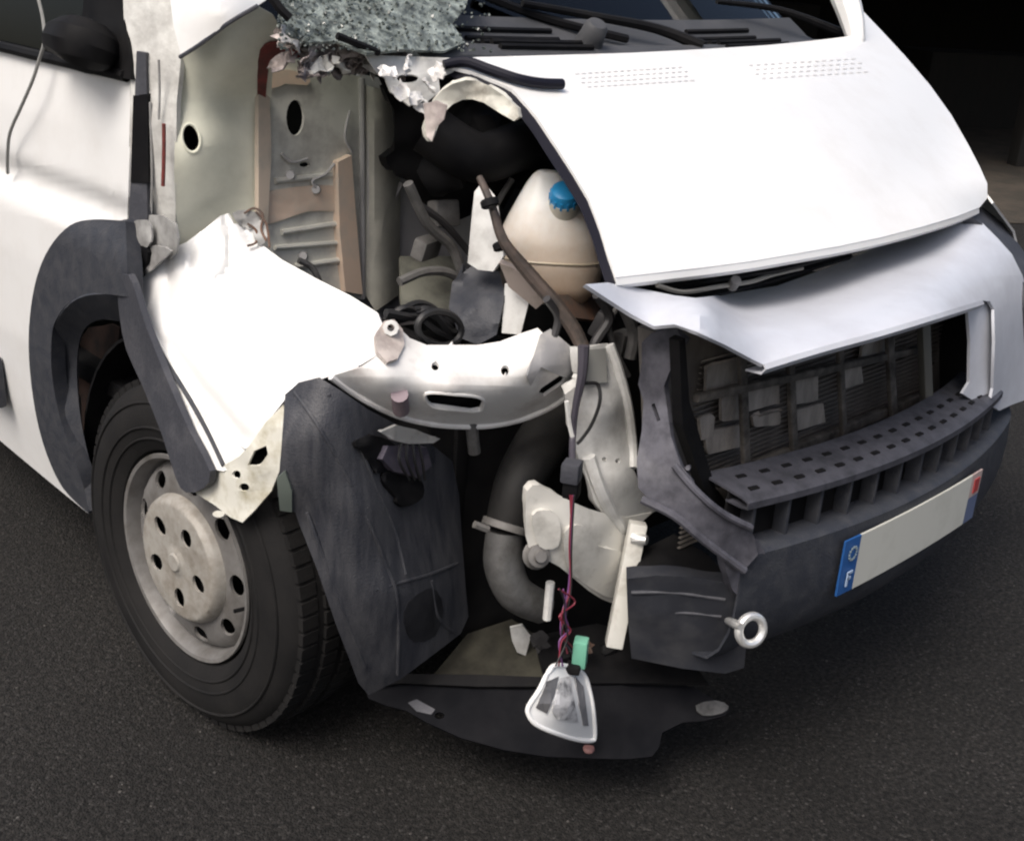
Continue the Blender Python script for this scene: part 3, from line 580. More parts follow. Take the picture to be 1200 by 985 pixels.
tb = bpy.data.objects.new('tank_body', me); COL.objects.link(tb); tb.parent = tk
sm_ = [tc_+ex*(.0985*math.copysign(abs(math.cos(t))**.72, math.cos(t)))+ey*(.0755*math.copysign(abs(math.sin(t))**.72, math.sin(t)))+Vector((0, 0, -.03)) for t in np.linspace(0, 2*math.pi, 33)[:-1]]
tube('mould_seam', sm_, .0022, mat('tank_seam', (.42, .36, .27), .4), tk, seg=6, sm=1, closed=True)
cpc = tc_+ex*.014+Vector((0, 0, .083))-ey*.052
lathe('tank_neck', [(.028, -.03), (.028, .0), (.0001, .0)], cpc, -ey*.55+Vector((0, 0, .84)), mat('tank_neck_plastic', (.6, .58, .5), .4), tk, 24)
cap = lathe('blue_cap', [(.0001, .024), (.018, .024), (.024, .020), (.027, .010), (.027, -.008), (.024, -.009)], cpc, -ey*.55+Vector((0, 0, .84)), BLUE, tk, 28)
bm = bmesh.new()
for j in range(14):
    t = 2*math.pi*j/14; ca = (-ey*.55+Vector((0, 0, .84))).normalized(); cy_ = ca.cross(ex); er = ex*math.cos(t)+cy_*math.sin(t); box_bm(cpc+er*.0262+ca*.003, (.004, .004, .016), Matrix((er, ca.cross(er), ca)).transposed(), 0, bm)
link('cap_rib', bm, BLUE, cap)
sheet('tank_bracket', [(556, 225), (566, 212), (582, 232), (586, 260), (590, 300), (578, 318), (560, 316), (548, 308), (552, 262)], [(556, 225, 'y', -.36), (566, 212, 'y', -.36), (590, 300, 'y', -.42), (548, 308, 'y', -.36)], OFFW, van, t=.01, grid=10, amp=.004, sc=25)
sheet('support_strut', [(592, 332), (614, 330), (622, 345), (610, 392), (588, 390)], [(592, 332, 'y', -.42), (614, 330, 'y', -.44), (600, 392, 'y', -.45)], OFFW, van, t=.012, grid=10)
sheet('support_strut', [(585, 308), (604, 316), (640, 352), (628, 362), (596, 336)], [(585, 308, 'y', -.44), (640, 352, 'y', -.5), (596, 336, 'y', -.44)], mat('pinkish_bracket', (.45, .38, .34), .5, col2=(.3, .26, .22), scale=20, amt=.4), van, t=.01, grid=10)
tube('coolant_hose', [at(562, 208, 'y', -.40), at(576, 240, 'y', -.44), at(590, 282, 'y', -.47), at(618, 318, 'y', -.50), at(650, 355, 'y', -.54), at(672, 385, 'y', -.57), at(684, 410, 'y', -.59)], [.006, .007, .009, .012, .013, .013, .012], BROWN, van, seg=10)
for px, py in ((574, 238), (588, 288)): lathe('hose_clip', [(.012, -.007), (.015, -.005), (.015, .005), (.012, .007)], at(px, py, 'y', -.455), ray(600, 330)-ray(575, 240), BLACK, van, 16, closed=True)
sheet('tank_foot_bracket', [(655, 345), (690, 345), (705, 352), (698, 375), (672, 372), (655, 362)], [(655, 345, 'y', -.44), (705, 352, 'y', -.40), (672, 372, 'y', -.46)], RUST, van, t=.01, grid=8, amp=.003)
# tangle of cables and black parts by the inner wing
b = sheet('fuse_box', [(530, 330), (552, 312), (585, 318), (592, 345), (582, 392), (560, 404), (540, 396), (526, 360)], [(530, 330, 'y', -.30), (585, 318, 'y', -.38), (560, 404, 'y', -.42), (540, 360, 'y', -.36)], PLAST, van, t=.05, grid=8, amp=.02, sc=22)
rnd = random.Random(3)
for i in range(9):
    x0 = 448+rnd.uniform(-2, 20); p = [(x0, 372+rnd.uniform(-6, 10)), (x0+25, 360+rnd.uniform(-8, 14)), (x0+50, 372+rnd.uniform(-10, 16)), (x0+78, 388+rnd.uniform(-18, 14)), (x0+95, 380+rnd.uniform(-25, 15))]
    tube('cable', [at(a, b, 'y', -.33-.02*rnd.random()) for a, b in p], rnd.uniform(.004, .008), WBLK, van, seg=6)
tube('cable', [at(*p, 'y', -.42) for p in ell(515, 385, 26, 20, .2, 10)], .006, WBLK, van, seg=6, closed=True, sm=4)
sheet('cable_tray', [(470, 300), (530, 300), (545, 330), (530, 372), (470, 372)], [(470, 300, 'y', -.06), (545, 330, 'y', -.12), (530, 372, 'y', -.2), (470, 372, 'y', -.15)], mat('olive_dark', (.20, .20, .165), .7, col2=(.08, .08, .07), scale=12), van, t=.01, grid=10, amp=.01, sc=12)
# hoses, looms and brackets crowding the bay
rnd = random.Random(17); HGREY = mat('grey_hose', (.16, .155, .15), .6, col2=(.08, .078, .075), scale=20); HDARK = mat('dark_hose', (.035, .034, .036), .55)
for i, (p, r_) in enumerate((([(478, 215), (500, 262), (528, 290), (545, 330)], .010), ([(490, 240), (520, 262), (552, 300), (570, 330)], .007), ([(470, 330), (500, 318), (530, 322), (556, 350)], .009), ([(600, 210), (578, 250), (566, 300), (580, 345)], .006), ([(700, 345), (712, 372), (700, 400), (690, 420)], .009), ([(718, 338), (735, 366), (742, 392), (738, 420)], .011), ([(728, 350), (715, 380), (722, 412), (735, 440)], .005), ([(640, 350), (655, 372), (650, 398)], .007), ([(540, 505), (528, 540), (540, 590), (552, 640)], .010), ([(530, 600), (556, 650), (560, 700), (590, 730)], .007))):
    tube('bay_hose', [at(a+rnd.uniform(-2, 2), b, 'y', -.20-.05*(a > 560)-.30*(a > 630)-.12*(b > 480)) for a, b in p], r_, [HGREY, HDARK, HGREY][i % 3], van, seg=8)
for i, (px, py, sz, rz) in enumerate(((500, 290, (.06, .03, .04), .3), (520, 250, (.05, .04, .05), -.2), (705, 380, (.03, .03, .05), .4), (730, 400, (.04, .03, .04), .1), (545, 560, (.04, .03, .07), .2))):
    box('bay_bracket', at(px, py, 'y', -.16-.34*(px > 600)-.16*(py > 480)), sz, [HGREY, HGREY, HDARK][i % 3], van, Matrix.Rotation(rz, 3, 'Z')@Matrix.Rotation(rz, 3, 'X'), .006)
# ---- crumpled wing
FN = surf([(265, 250, 'x', -.87), (305, 285, 'x', -.83), (200, 292, 'x', -.955), (160, 330, 'x', -.985), (445, 368, 'x', -.80), (440, 415, 'x', -.825), (385, 440, 'x', -.885), (330, 470, 'x', -.965), (285, 525, 'x', -1.005), (175, 385, 'x', -1.008), (230, 470, 'x', -1.012), (260, 380, 'x', -.955), (330, 380, 'x', -.905)])
CREASES = [([(264, 252), (270, 285), (268, 312), (256, 326)], .010, 4), ([(284, 262), (292, 280), (306, 290)], .008, 4), ([(192, 302), (198, 330), (194, 362), (204, 388)], .010, 6), ([(236, 272), (224, 300), (228, 335)], .006, 5), ([(198, 402), (224, 440), (250, 474), (284, 512)], .010, 9), ([(425, 372), (418, 396), (424, 424)], .010, 8), ([(300, 330), (330, 372), (334, 420)], .005, 22)]
CRP = [([(v.x, v.y) for v in cr([(a, b, 0) for a, b in p], 8)], d, w) for p, d, w in CREASES]
FN0 = FN
def FN(px, py):
    P = FN0(px, py); o = 0
    for p, d, w in CRP:
        q = min((px-a)**2+(py-b)**2 for a, b in p); o += d*math.exp(-q/(w*w))
    return P+(P-CAM).normalized()*o
wing_ol = [(160, 332), (166, 318), (182, 300), (203, 290), (218, 284), (240, 268), (258, 253), (267, 250), (274, 262), (292, 262), (303, 268), (306, 286), (330, 304), (370, 326), (410, 346), (442, 366), (449, 382), (444, 402), (440, 418), (418, 430), (388, 440), (360, 450), (334, 468), (312, 496), (296, 520), (287, 526), (270, 512), (248, 486), (220, 452), (196, 416), (175, 382), (163, 352)]
wing = sheet('crumpled_wing', wing_ol, FN, WHITE, van, t=.004, grid=4.5, amp=.009, sc=9)
for i, ol in enumerate(([(272, 250), (290, 246), (304, 254), (300, 268), (284, 266)], [(296, 262), (310, 258), (314, 276), (306, 288), (298, 280)])): sheet('torn_edge', ol, lambda a, b: FN(a, b)-ray(a, b)*.01, DENT, wing, t=.003, grid=4, amp=.008, sc=30, sm=2, seed=i)
for p in ([(286, 250), (298, 244), (308, 252), (306, 268), (312, 282)], [(290, 262), (300, 270), (300, 284), (290, 288)], [(300, 248), (312, 262), (316, 290)]): tube('torn_strip', [FN(a, b)-ray(a, b)*.014 for a, b in p], .0022, RUST, wing, seg=5)
# seam flange, arch moulding torn with the wing, end bracket
sheet('wing_flange', [(160, 345), (172, 372), (196, 418), (222, 456), (250, 490), (276, 518), (286, 528), (280, 545), (262, 552), (240, 548), (222, 510), (196, 455), (172, 400), (160, 365)], lambda a, b: FN(a, b)-(FN(a, b)-CAM).normalized()*.005, WHITE2, van, t=.004, grid=11)
tube('flange_seam', [FN(a, b)-(FN(a, b)-CAM).normalized()*.006 for a, b in ((172, 384), (195, 424), (220, 464), (243, 505), (262, 545))], .0045, PLAST, van, seg=6)
sheet('torn_arch_moulding', [(138, 328), (150, 322), (160, 346), (172, 385), (196, 445), (222, 505), (246, 552), (238, 572), (218, 577), (206, 560), (190, 510), (166, 450), (148, 410), (140, 370)], [(140, 330, 'x', -1.03), (172, 385, 'x', -1.035), (246, 552, 'x', -1.045), (206, 560, 'x', -1.04), (148, 410, 'x', -1.02)], PLASTL, van, t=.012, grid=11, sm=2)
BR = surf([(230, 560, 'x', -1.025), (335, 480, 'x', -.985), (275, 610, 'x', -1.03), (325, 565, 'x', -1.0), (285, 530, 'x', -1.022)])
sheet('wing_end_bracket', [(226, 552), (256, 548), (280, 535), (292, 522), (312, 494), (332, 474), (336, 505), (330, 545), (318, 575), (300, 596), (284, 612), (270, 606), (252, 592), (230, 578), (222, 565)], BR, mat('bracket_white', (.66, .65, .58), .5, col2=(.40, .37, .27), scale=18, amt=.42), van, holes=[[(290, 545), (298, 528), (312, 522), (314, 532), (304, 546)], ell(277, 556, 5, 5), ell(286, 571, 6, 5), ell(256, 606-4, 7, 4)], t=.004, grid=9, amp=.008, sc=16)
# ---- splash guard / front liner
GD = surf([(335, 455, 'y', -.36), (326, 580, 'y', -.39), (375, 448, 'y', -.42), (375, 500, 'y', -.445), (425, 600, 'y', -.475), (462, 700, 'y', -.49), (462, 795, 'y', -.46), (395, 740, 'y', -.43), (430, 812, 'y', -.42), (350, 610, 'y', -.40), (530, 545, 'y', -.40), (545, 640, 'y', -.41), (548, 720, 'y', -.43), (520, 755, 'y', -.45), (480, 520, 'y', -.42), (480, 610, 'y', -.445)])
guard = sheet('wheel_liner', [(334, 462), (350, 448), (374, 442), (400, 458), (432, 480), (470, 500), (505, 520), (530, 540), (538, 580), (542, 640), (546, 690), (549, 722), (540, 742), (510, 765), (470, 795), (432, 814), (420, 800), (408, 768), (395, 735), (372, 668), (350, 612), (346, 600), (334, 598), (325, 580), (330, 520)], GD, LINER, van, t=.005, grid=12, amp=.004, sc=9)
def gd(px, py, d): P = GD(px, py); return P-(P-CAM).normalized()*d
for p in ([(345, 460), (372, 498), (402, 550), (432, 612), (452, 660), (466, 705), (466, 790)], [(385, 462), (420, 520), (440, 570), (462, 620), (475, 672)], [(440, 690), (470, 682), (505, 672), (535, 660)], [(360, 600), (382, 660), (405, 720), (428, 780)], [(505, 680), (512, 720), (530, 740)]):
    tube('liner_rib', [gd(a, b, -.001) for a, b in p], .0035, LINER, guard, seg=8)
sheet('recess_shade_patch', [(478, 706), (500, 690), (512, 692), (520, 715), (510, 745), (485, 752), (474, 730)], lambda a, b: gd(a, b, .002), mat('recess_shade', (.012, .0125, .015), .6, spec=.2, col2=(.03, .03, .033), scale=10), guard, t=.002, sm=2)  # darker patch laid on the liner, shade of a recess painted as colour
sheet('liner_clip', [(324, 560), (334, 552), (342, 575), (342, 600), (328, 598)], lambda a, b: gd(a, b, .006), mat('dull_green_plastic', (.11, .13, .115), .5), guard, t=.006)
# bulb holder dangling on the liner
sheet('bulb_holder', [(455, 522), (500, 524), (506, 545), (490, 560), (462, 552), (448, 538)], lambda a, b: gd(a, b, .03), mat('dark_purple_plastic', (.05, .045, .065), .4, col2=(.10, .09, .11), scale=25), van, t=.03, grid=8, amp=.008, sc=30)
sheet('bulb_reflector', [(446, 506), (465, 498), (482, 502), (516, 514), (508, 519), (480, 520), (462, 516)], lambda a, b: gd(a, b, .05), CHROME, van, t=.006, grid=6, amp=.006, sc=40)
for i in range(4): tube('thin_wire', [gd(470+i*7, 520, .05), gd(468+i*9, 540, .055), gd(480+i*6, 562, .04)], .0025, WBLK, van, seg=5)
for i, (px, py) in enumerate(((440, 530), (470, 570))): sheet('dark_debris', [(px-24, py-12), (px-4, py-20), (px+22, py-10), (px+26, py+12), (px+2, py+24), (px-10, py+6)], lambda a, b: gd(a, b, .012), BLACK, van, t=.008, grid=6, amp=.014, sc=26, seed=i, sm=3)
# ---- white cross-member: top face, front face
CM = surf([(450, 375, 'y', -.40), (495, 402, 'y', -.43), (560, 405, 'y', -.47), (630, 388, 'y', -.52), (395, 438, 'y', -.42), (450, 447, 'y', -.475), (530, 455, 'y', -.525), (600, 452, 'y', -.555), (652, 430, 'y', -.57), (420, 468, 'y', -.41), (470, 490, 'y', -.425), (540, 500, 'y', -.455), (620, 490, 'y', -.49), (676, 455, 'y', -.555)])
cross = sheet('cross_member', [(386, 441), (420, 431), (441, 418), (446, 400), (452, 384), (468, 384), (480, 396), (500, 404), (530, 404), (560, 404), (586, 400), (612, 390), (630, 384), (638, 392), (634, 410), (640, 420), (660, 424), (674, 434), (678, 448), (662, 466), (640, 480), (610, 492), (575, 499), (540, 500), (505, 496), (470, 488), (440, 476), (412, 460)], CM, mat('cross_member_white', (.76, .75, .73), .42, col2=(.52, .48, .46), scale=12, amt=.36), van, holes=[ell(510, 429, 4.5, 5), ell(592, 434, 5, 6), [(499, 462), (508, 460), (560, 465), (567, 470), (563, 480), (552, 482), (506, 476), (498, 470)], [(630, 462), (634, 455), (656, 440), (664, 440), (660, 449), (638, 464)]], t=.006, grid=9)
sheet('hole_shade_backing', [(490, 420), (610, 420), (670, 436), (660, 470), (560, 492), (490, 480)], lambda a, b: CM(a, b)+(CM(a, b)-CAM).normalized()*.045, BLACK, cross, t=.003, grid=20)  # black backing that darkens the cross-member holes by colour, no real wall
tube('rolled_edge', [CM(a, b) for a, b in ((388, 441), (414, 460), (440, 475), (470, 488), (505, 496), (540, 499), (575, 498), (610, 491), (640, 479), (662, 465), (676, 450))], .006, MATS['cross_member_white'], cross, seg=8)
tube('slot_rim', [CM(a, b) for a, b in ((498, 463), (508, 460), (534, 462), (560, 465), (567, 471), (562, 481), (535, 480), (506, 476))], .003, MATS['cross_member_white'], cross, seg=6, closed=True, sm=3)
# bent captive-nut bracket at the joint between wing and cross-member
nb = sheet('nut_bracket', [(440, 392), (450, 376), (462, 374), (472, 386), (474, 404), (466, 420), (454, 424), (442, 412)], lambda a, b: CM(a, b)-(CM(a, b)-CAM).normalized()*.012, mat('bracket_pinkish', (.55, .49, .45), .5, col2=(.32, .27, .25), scale=24, amt=.45), van, t=.006, grid=6, amp=.008, sc=24, holes=[ell(458, 384, 4.5, 5)])
lathe('captive_nut', [(.006, -.008), (.013, -.008), (.013, .008), (.006, .008)], CM(458, 384)-(CM(458, 384)-CAM).normalized()*.022, (CAM-CM(458, 384)), OFFW, nb, 8, closed=True)
tube('rubber_stub', [CM(470, 480)-(CM(470, 480)-CAM).normalized()*.012, CM(468, 462)-(CM(468, 462)-CAM).normalized()*.01], .014, mat('mauve_rubber', (.22, .17, .19), .6), van, seg=12)
tube('hanging_stud', [at(552, 492, 'y', -.46), at(556, 530, 'y', -.46)], .011, ALU, van, seg=10)
# grey plate at the joint with the upright
sheet('gusset_plate', [(633, 392), (645, 385), (668, 405), (682, 428), (676, 446), (655, 440), (634, 430), (622, 452), (618, 440)], lambda a, b: CM(a, b)-(CM(a, b)-CAM).normalized()*.016, mat('grey_gusset', (.24, .24, .25), .5, col2=(.36, .35, .33), scale=18, amt=.4), van, t=.006, grid=8, amp=.006, sc=20)
# ---- front upright with its wiring
UPS = surf([(690, 405, 'y', -.61), (712, 402, 'y', -.60), (742, 500, 'y', -.62), (665, 480, 'y', -.60), (690, 560, 'y', -.63), (765, 600, 'y', -.64), (715, 480, 'y', -.64), (725, 560, 'y', -.655)])
upr = sheet('front_upright', [(684, 408), (712, 402), (722, 418), (732, 442), (741, 480), (743, 520), (742, 548), (752, 572), (770, 598), (752, 606), (735, 612), (712, 608), (698, 590), (688, 562), (676, 530), (668, 500), (662, 462), (676, 452), (684, 440)], UPS, OFFW, van, t=.03, grid=9, amp=.004, sc=14, holes=[ell(708, 538, 2.6, 2.6), ell(724, 540, 3, 3)])
tube('edge_flange', [UPS(a, b)-(UPS(a, b)-CAM).normalized()*.006 for a, b in ((714, 404), (726, 438), (736, 478), (741, 520), (742, 548))], .009, OFFW, upr, seg=8)
tube('edge_flange', [UPS(a, b)-(UPS(a, b)-CAM).normalized()*.008 for a, b in ((690, 535), (702, 570), (716, 600), (728, 620))], .012, OFFW, upr, seg=8)
sheet('cover_plate', [(684, 410), (710, 408), (712, 448), (684, 450)], lambda a, b: UPS(a, b)-(UPS(a, b)-CAM).normalized()*.01, mat('plain_grey_plate', (.33, .33, .31), .5), upr, t=.008)
gusf = surf([(618, 575, 'y', -.60), (765, 600, 'y', -.645), (738, 660, 'y', -.66), (716, 706, 'y', -.64), (620, 642, 'y', -.60), (680, 630, 'y', -.65)])
gus = sheet('corner_gusset', [(618, 575), (632, 568), (655, 580), (690, 596), (735, 606), (765, 600), (742, 622), (738, 660), (728, 700), (716, 706), (690, 692), (656, 664), (620, 642), (616, 610)], [(618, 575, 'y', -.60), (765, 600, 'y', -.645), (738, 660, 'y', -.66), (716, 706, 'y', -.64), (620, 642, 'y', -.60), (680, 630, 'y', -.65)], mat('gusset_cream', (.62, .61, .57), .5, col2=(.36, .35, .32), scale=13, amt=.42), van, t=.02, grid=9, amp=.006, sc=14, sm=2)
for ol in ([(662, 624), (684, 616), (702, 640), (734, 650), (730, 690), (716, 700), (692, 688), (666, 666)], [(624, 604), (644, 598), (656, 612), (654, 640), (632, 640)]): sheet('pressed_boss', ol, lambda a, b: gusf(a, b)-ray(a, b)*.010, MATS['gusset_cream'], gus, t=.012, grid=6, sm=3, sharp=60)
lathe('gusset_bolt', [(.0001, .02), (.010, .02), (.012, .012), (.02, .010), (.022, .0), (.026, -.004)], at(630, 650, 'y', -.61), (-.4, -.8, .3), STEEL, gus, 16)
beam('towing_post', at(748, 612, 'y', -.685), at(719, 756, 'y', -.70), .034, .03, mat('post_cream', (.66, .65, .60), .45, col2=(.45, .43, .38), scale=20, amt=.4), van, upv=(.7, -.7, 0))
lathe('post_bolt', [(.0001, .016), (.008, .016), (.010, .01), (.011, -.01)], at(748, 631, 'y', -.70), (.3, -.9, .1), CHROME, van, 10)
# wires down the upright
def UW(px, py): return UPS(px, py)-(UPS(px, py)-CAM).normalized()*.03
har = tube('wiring_harness', [at(684, 405, 'y', -.63), UW(682, 440), UW(674, 480), UW(671, 515), at(671, 545, 'y', -.68)], [.010, .008, .006, .0055, .006], mat('harness_sleeve', (.06, .055, .07), .5), van, seg=8)
tube('wire', [UW(684, 449), UW(700, 450), UW(703, 470), UW(694, 496), UW(682, 514), UW(676, 520)], .003, WBLK, har, seg=6)
tube('wire', [UW(664, 470), UW(668, 500), UW(674, 522)], .004, OFFW, har, seg=6)
box('harness_plug', at(670, 552, 'y', -.685), (.034, .03, .034), PLASTL, van, Matrix.Rotation(.5, 3, 'Z'), .005)
box('harness_plug', at(670, 572, 'y', -.685), (.028, .026, .03), BLACK, van, Matrix.Rotation(.5, 3, 'Z'), .005)
# ---- hose, clamp, elbow
tube('air_hose', [at(655, 488, 'y', -.42), at(632, 522, 'y', -.46), at(608, 565, 'y', -.49), at(594, 615, 'y', -.50)], [.05, .048, .043, .038], mat('hose_rubber', (.010, .010, .0105), .6, spec=.25, col2=(.022, .021, .02), scale=9), van, seg=18)
hc = at(592, 616, 'y', -.50); hax = (at(608, 565, 'y', -.49)-hc).normalized()
hcl = lathe('hose_clamp', [(.038, -.007), (.0425, -.006), (.0425, .006), (.038, .007)], hc, hax, STEEL, van, 32, closed=True)
tube('clamp_wing', [at(556, 614, 'y', -.52), at(572, 620, 'y', -.53)], .007, STEEL, hcl, seg=6)
tube('pipe_elbow', [at(592, 622, 'y', -.50), at(590, 660, 'y', -.51), at(604, 694, 'y', -.53), at(636, 712, 'y', -.55)], [.034, .036, .034, .03], ALU, van, seg=16)
tube('drain_tube', [at(645, 682, 'y', -.60), at(641, 725, 'y', -.60)], .008, OFFW, van, seg=8)
sheet('torn_tab', [(598, 735), (612, 732), (622, 745), (616, 768), (606, 764), (600, 750)], [(598, 735, 'y', -.5), (622, 745, 'y', -.52), (606, 764, 'y', -.5)], OFFW, van, t=.004, grid=6, amp=.004, sc=40)
# ---- dark backing of the cavity
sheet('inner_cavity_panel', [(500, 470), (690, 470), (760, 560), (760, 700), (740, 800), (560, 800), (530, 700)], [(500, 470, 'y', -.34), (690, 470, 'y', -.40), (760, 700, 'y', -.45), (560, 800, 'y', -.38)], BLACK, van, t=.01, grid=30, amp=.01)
sheet('floor_shield', [(500, 800), (548, 742), (600, 725), (630, 745), (640, 800)], [(500, 800, 'z', .18), (548, 742, 'z', .22), (630, 745, 'z', .23), (640, 800, 'z', .19)], mat('olive_floor', (.045, .043, .033), .7, spec=.15, col2=(.022, .021, .017), scale=12), van, t=.006, grid=14, amp=.004)
sheet('floor_shield', [(640, 800), (625, 745), (700, 730), (800, 760), (830, 800), (760, 800)], [(640, 800, 'z', .2), (625, 745, 'z', .23), (800, 760, 'z', .24), (830, 800, 'z', .22)], BLACK, van, t=.006, grid=14, amp=.012, sc=18)
for i in range(6): crumple('broken_plastic', at(630+i*28+random.uniform(-6, 6), 770+random.uniform(-20, 14), 'y', -.62), (.05, .035, .02), [BLACK, BLACK, RUST][i % 3], van, 4, 300+i)
# ---- undertray hanging under the nose
UT = surf([(425, 806, 'z', .175), (480, 832, 'z', .15), (600, 880, 'z', .13), (765, 886, 'z', .13), (850, 832, 'z', .165), (790, 796, 'z', .20), (600, 800, 'z', .195), (500, 792, 'z', .19), (640, 840, 'z', .165)])
ut = sheet('undertray', [(427, 806), (470, 797), (500, 792), (560, 797), (640, 800), (700, 797), (770, 796), (815, 805), (838, 820), (856, 828), (850, 838), (826, 844), (800, 846), (776, 858), (772, 876), (764, 886), (735, 889), (690, 888), (640, 886), (590, 878), (540, 864), (500, 846), (476, 832), (452, 826), (432, 818)], UT, mat('undertray_plastic', (.0060, .0064, .0080), .75, spec=.05, col2=(.015, .015, .017), scale=9, amt=.42, sharp=.2), van, t=.006, grid=14, amp=.005, sc=9, holes=[ell(515, 838, 6, 4)])
sheet('tray_edge', [(470, 797), (560, 798), (640, 801), (640, 812), (560, 812), (470, 808), (440, 812)], lambda a, b: UT(a, b)+Vector((0, 0, .015)), BLACK, ut, t=.01, grid=14)
sheet('scuffed_tab', [(478, 826), (488, 822), (510, 834), (505, 840), (488, 836)], lambda a, b: UT(a, b)+Vector((0, 0, .006)), PLASTL, ut, t=.004)
for px, py in ((690, 876),): lathe('tray_rivet', [(.0001, .004), (.009, .003), (.011, 0), (.011, -.004)], UT(px, py), (0, 0, 1), mat('rivet_red', (.25, .13, .12), .5), ut, 12)
sheet('scuffed_tab', [(815, 828), (838, 822), (854, 829), (846, 837), (824, 840)], lambda a, b: UT(a, b)+Vector((0, 0, .004)), mat('scuffed_tray_grey', (.10, .10, .10), .6, col2=(.04, .04, .04), scale=30), ut, t=.003, sm=2, amp=.002)
# ---- bumper
def BY(x): return -.955+.26*x*x
def fB(off=0): return lambda P: P.y-BY(P.x)-off
def bump(px, py, off=0): return at_f(px, py, fB(off))
# upper grille moulding
GT = surf([(690, 335, 'y', -.715), (765, 380, 'y', -.765), (830, 360, 'y', -.80)]+[bump(a, b, .02) for a, b in ((890, 424), (960, 408), (1030, 388), (1100, 368))]+[(1150, 352, 'y', -.87), (1172, 346, 'y', -.845), (1206, 400, 'y', -.83), (1206, 468, 'y', -.855), (1170, 481, 'y', -.885)]+[(1190, 310, 'y', -.80), (1130, 250, 'y', -.66), (1050, 280, 'y', -.60), (970, 312, 'y', -.60), (850, 345, 'y', -.635), (740, 337, 'y', -.69), (1000, 345, 'y', -.79), (1100, 312, 'y', -.785), (900, 375, 'y', -.79), (1160, 300, 'y', -.79)])
upperg = sheet('grille_moulding', [(686, 333), (712, 331), (750, 338), (790, 346), (815, 349), (850, 345), (910, 335), (970, 314), (1030, 288), (1070, 272), (1110, 258), (1130, 250), (1148, 258), (1170, 280), (1186, 298), (1198, 322), (1207, 352), (1210, 420), (1208, 466), (1186, 474), (1171, 481), (1160, 474), (1164, 455), (1166, 400), (1165, 362), (1160, 353), (1150, 352), (1100, 367), (1030, 388), (960, 407), (894, 427), (880, 420), (850, 404), (815, 388), (790, 380), (766, 382), (740, 368), (712, 350)], GT, SILVER, van, t=.006, grid=12)
rows = [[GT(a, b)+Vector((0, dy, dz)) for a, b in ((894, 427), (960, 407), (1030, 388), (1100, 367), (1150, 352))] for dy, dz in ((0, 0), (-.004, -.006), (.002, -.014), (.03, -.016))]
link('moulding_lip', grid_bm([cr(r, 4) for r in rows], .003, CAM), SILVER, upperg)
GF = surf([(1164, 346, 'y', -.85), (1196, 322, 'y', -.80), (1206, 400, 'y', -.83), (1206, 468, 'y', -.855), (1170, 481, 'y', -.885)])
# right-hand end of the frame, turning down round the opening
sheet('grille_frame_return', [(1134, 362), (1150, 353), (1163, 354), (1168, 364), (1168, 458), (1161, 476), (1140, 469), (1128, 461), (1136, 448), (1137, 400)], lambda a, b: GF(a, b)+ray(a, b)*(.003+.0022*max(0, 1168-a)), SILVER, van, t=.006, grid=8)
# headlamp housing at the far corner
sheet('headlamp_housing', [(1132, 249), (1152, 243), (1176, 262), (1204, 300), (1240, 350), (1245, 420), (1210, 420), (1198, 322), (1182, 294), (1160, 270)], [(1132, 249, 'y', -.70), (1152, 243, 'y', -.66), (1204, 300, 'y', -.72), (1245, 420, 'y', -.76), (1198, 322, 'y', -.80)], PLASTL, van, t=.02, grid=14)
# far wing so that the body is closed
link('intact_wing', grid_bm([[Vector((x, y, z)) for y, z0, z1 in ((-.70, .72, 1.0), (-.55, .72, 1.09), (-.40, .74, 1.19), (-.15, .74, 1.30), (.2, .74, 1.22), (.56, .74, 1.22)) for x, z in [(float(np.interp(t, [0, .35, 1], [float(np.interp(y, [-.7, -.4, 0, .5], [.64, .79, .88, .95])), float(np.interp(y, [-.7, -.4, 0, .5], [.82, .93, .97, .985])), float(np.interp(y, [-.7, -.4, 0, .5], [.86, .96, .995, 1.0]))])), z1+(z0-z1)*t)]] for t in np.linspace(0, 1, 8)], .005, (4, -1, 1)), WHITE, van)
# bonnet slam panel and latch seen in the gap
sheet('slam_panel', [(700, 332), (760, 322), (880, 306), (985, 286), (1000, 300), (900, 330), (840, 345), (760, 345)], [(700, 332, 'y', -.66), (985, 286, 'y', -.66), (840, 345, 'y', -.68), (900, 310, 'y', -.64)], BLACK, van, t=.01, grid=16, amp=.006, sc=14)
tube('bonnet_cable', [at(770, 334, 'y', -.70), at(800, 342, 'y', -.705), at(840, 336, 'y', -.70), at(880, 330, 'y', -.70), at(905, 322, 'y', -.695), at(940, 314, 'y', -.69)], .004, mat('cable_grey', (.20, .19, .17), .5), van, seg=6)
lathe('latch_bolt', [(.0001, .012), (.009, .012), (.010, -.01)], at(860, 332, 'y', -.705), (-.4, -.6, .7), STEEL, van, 10)
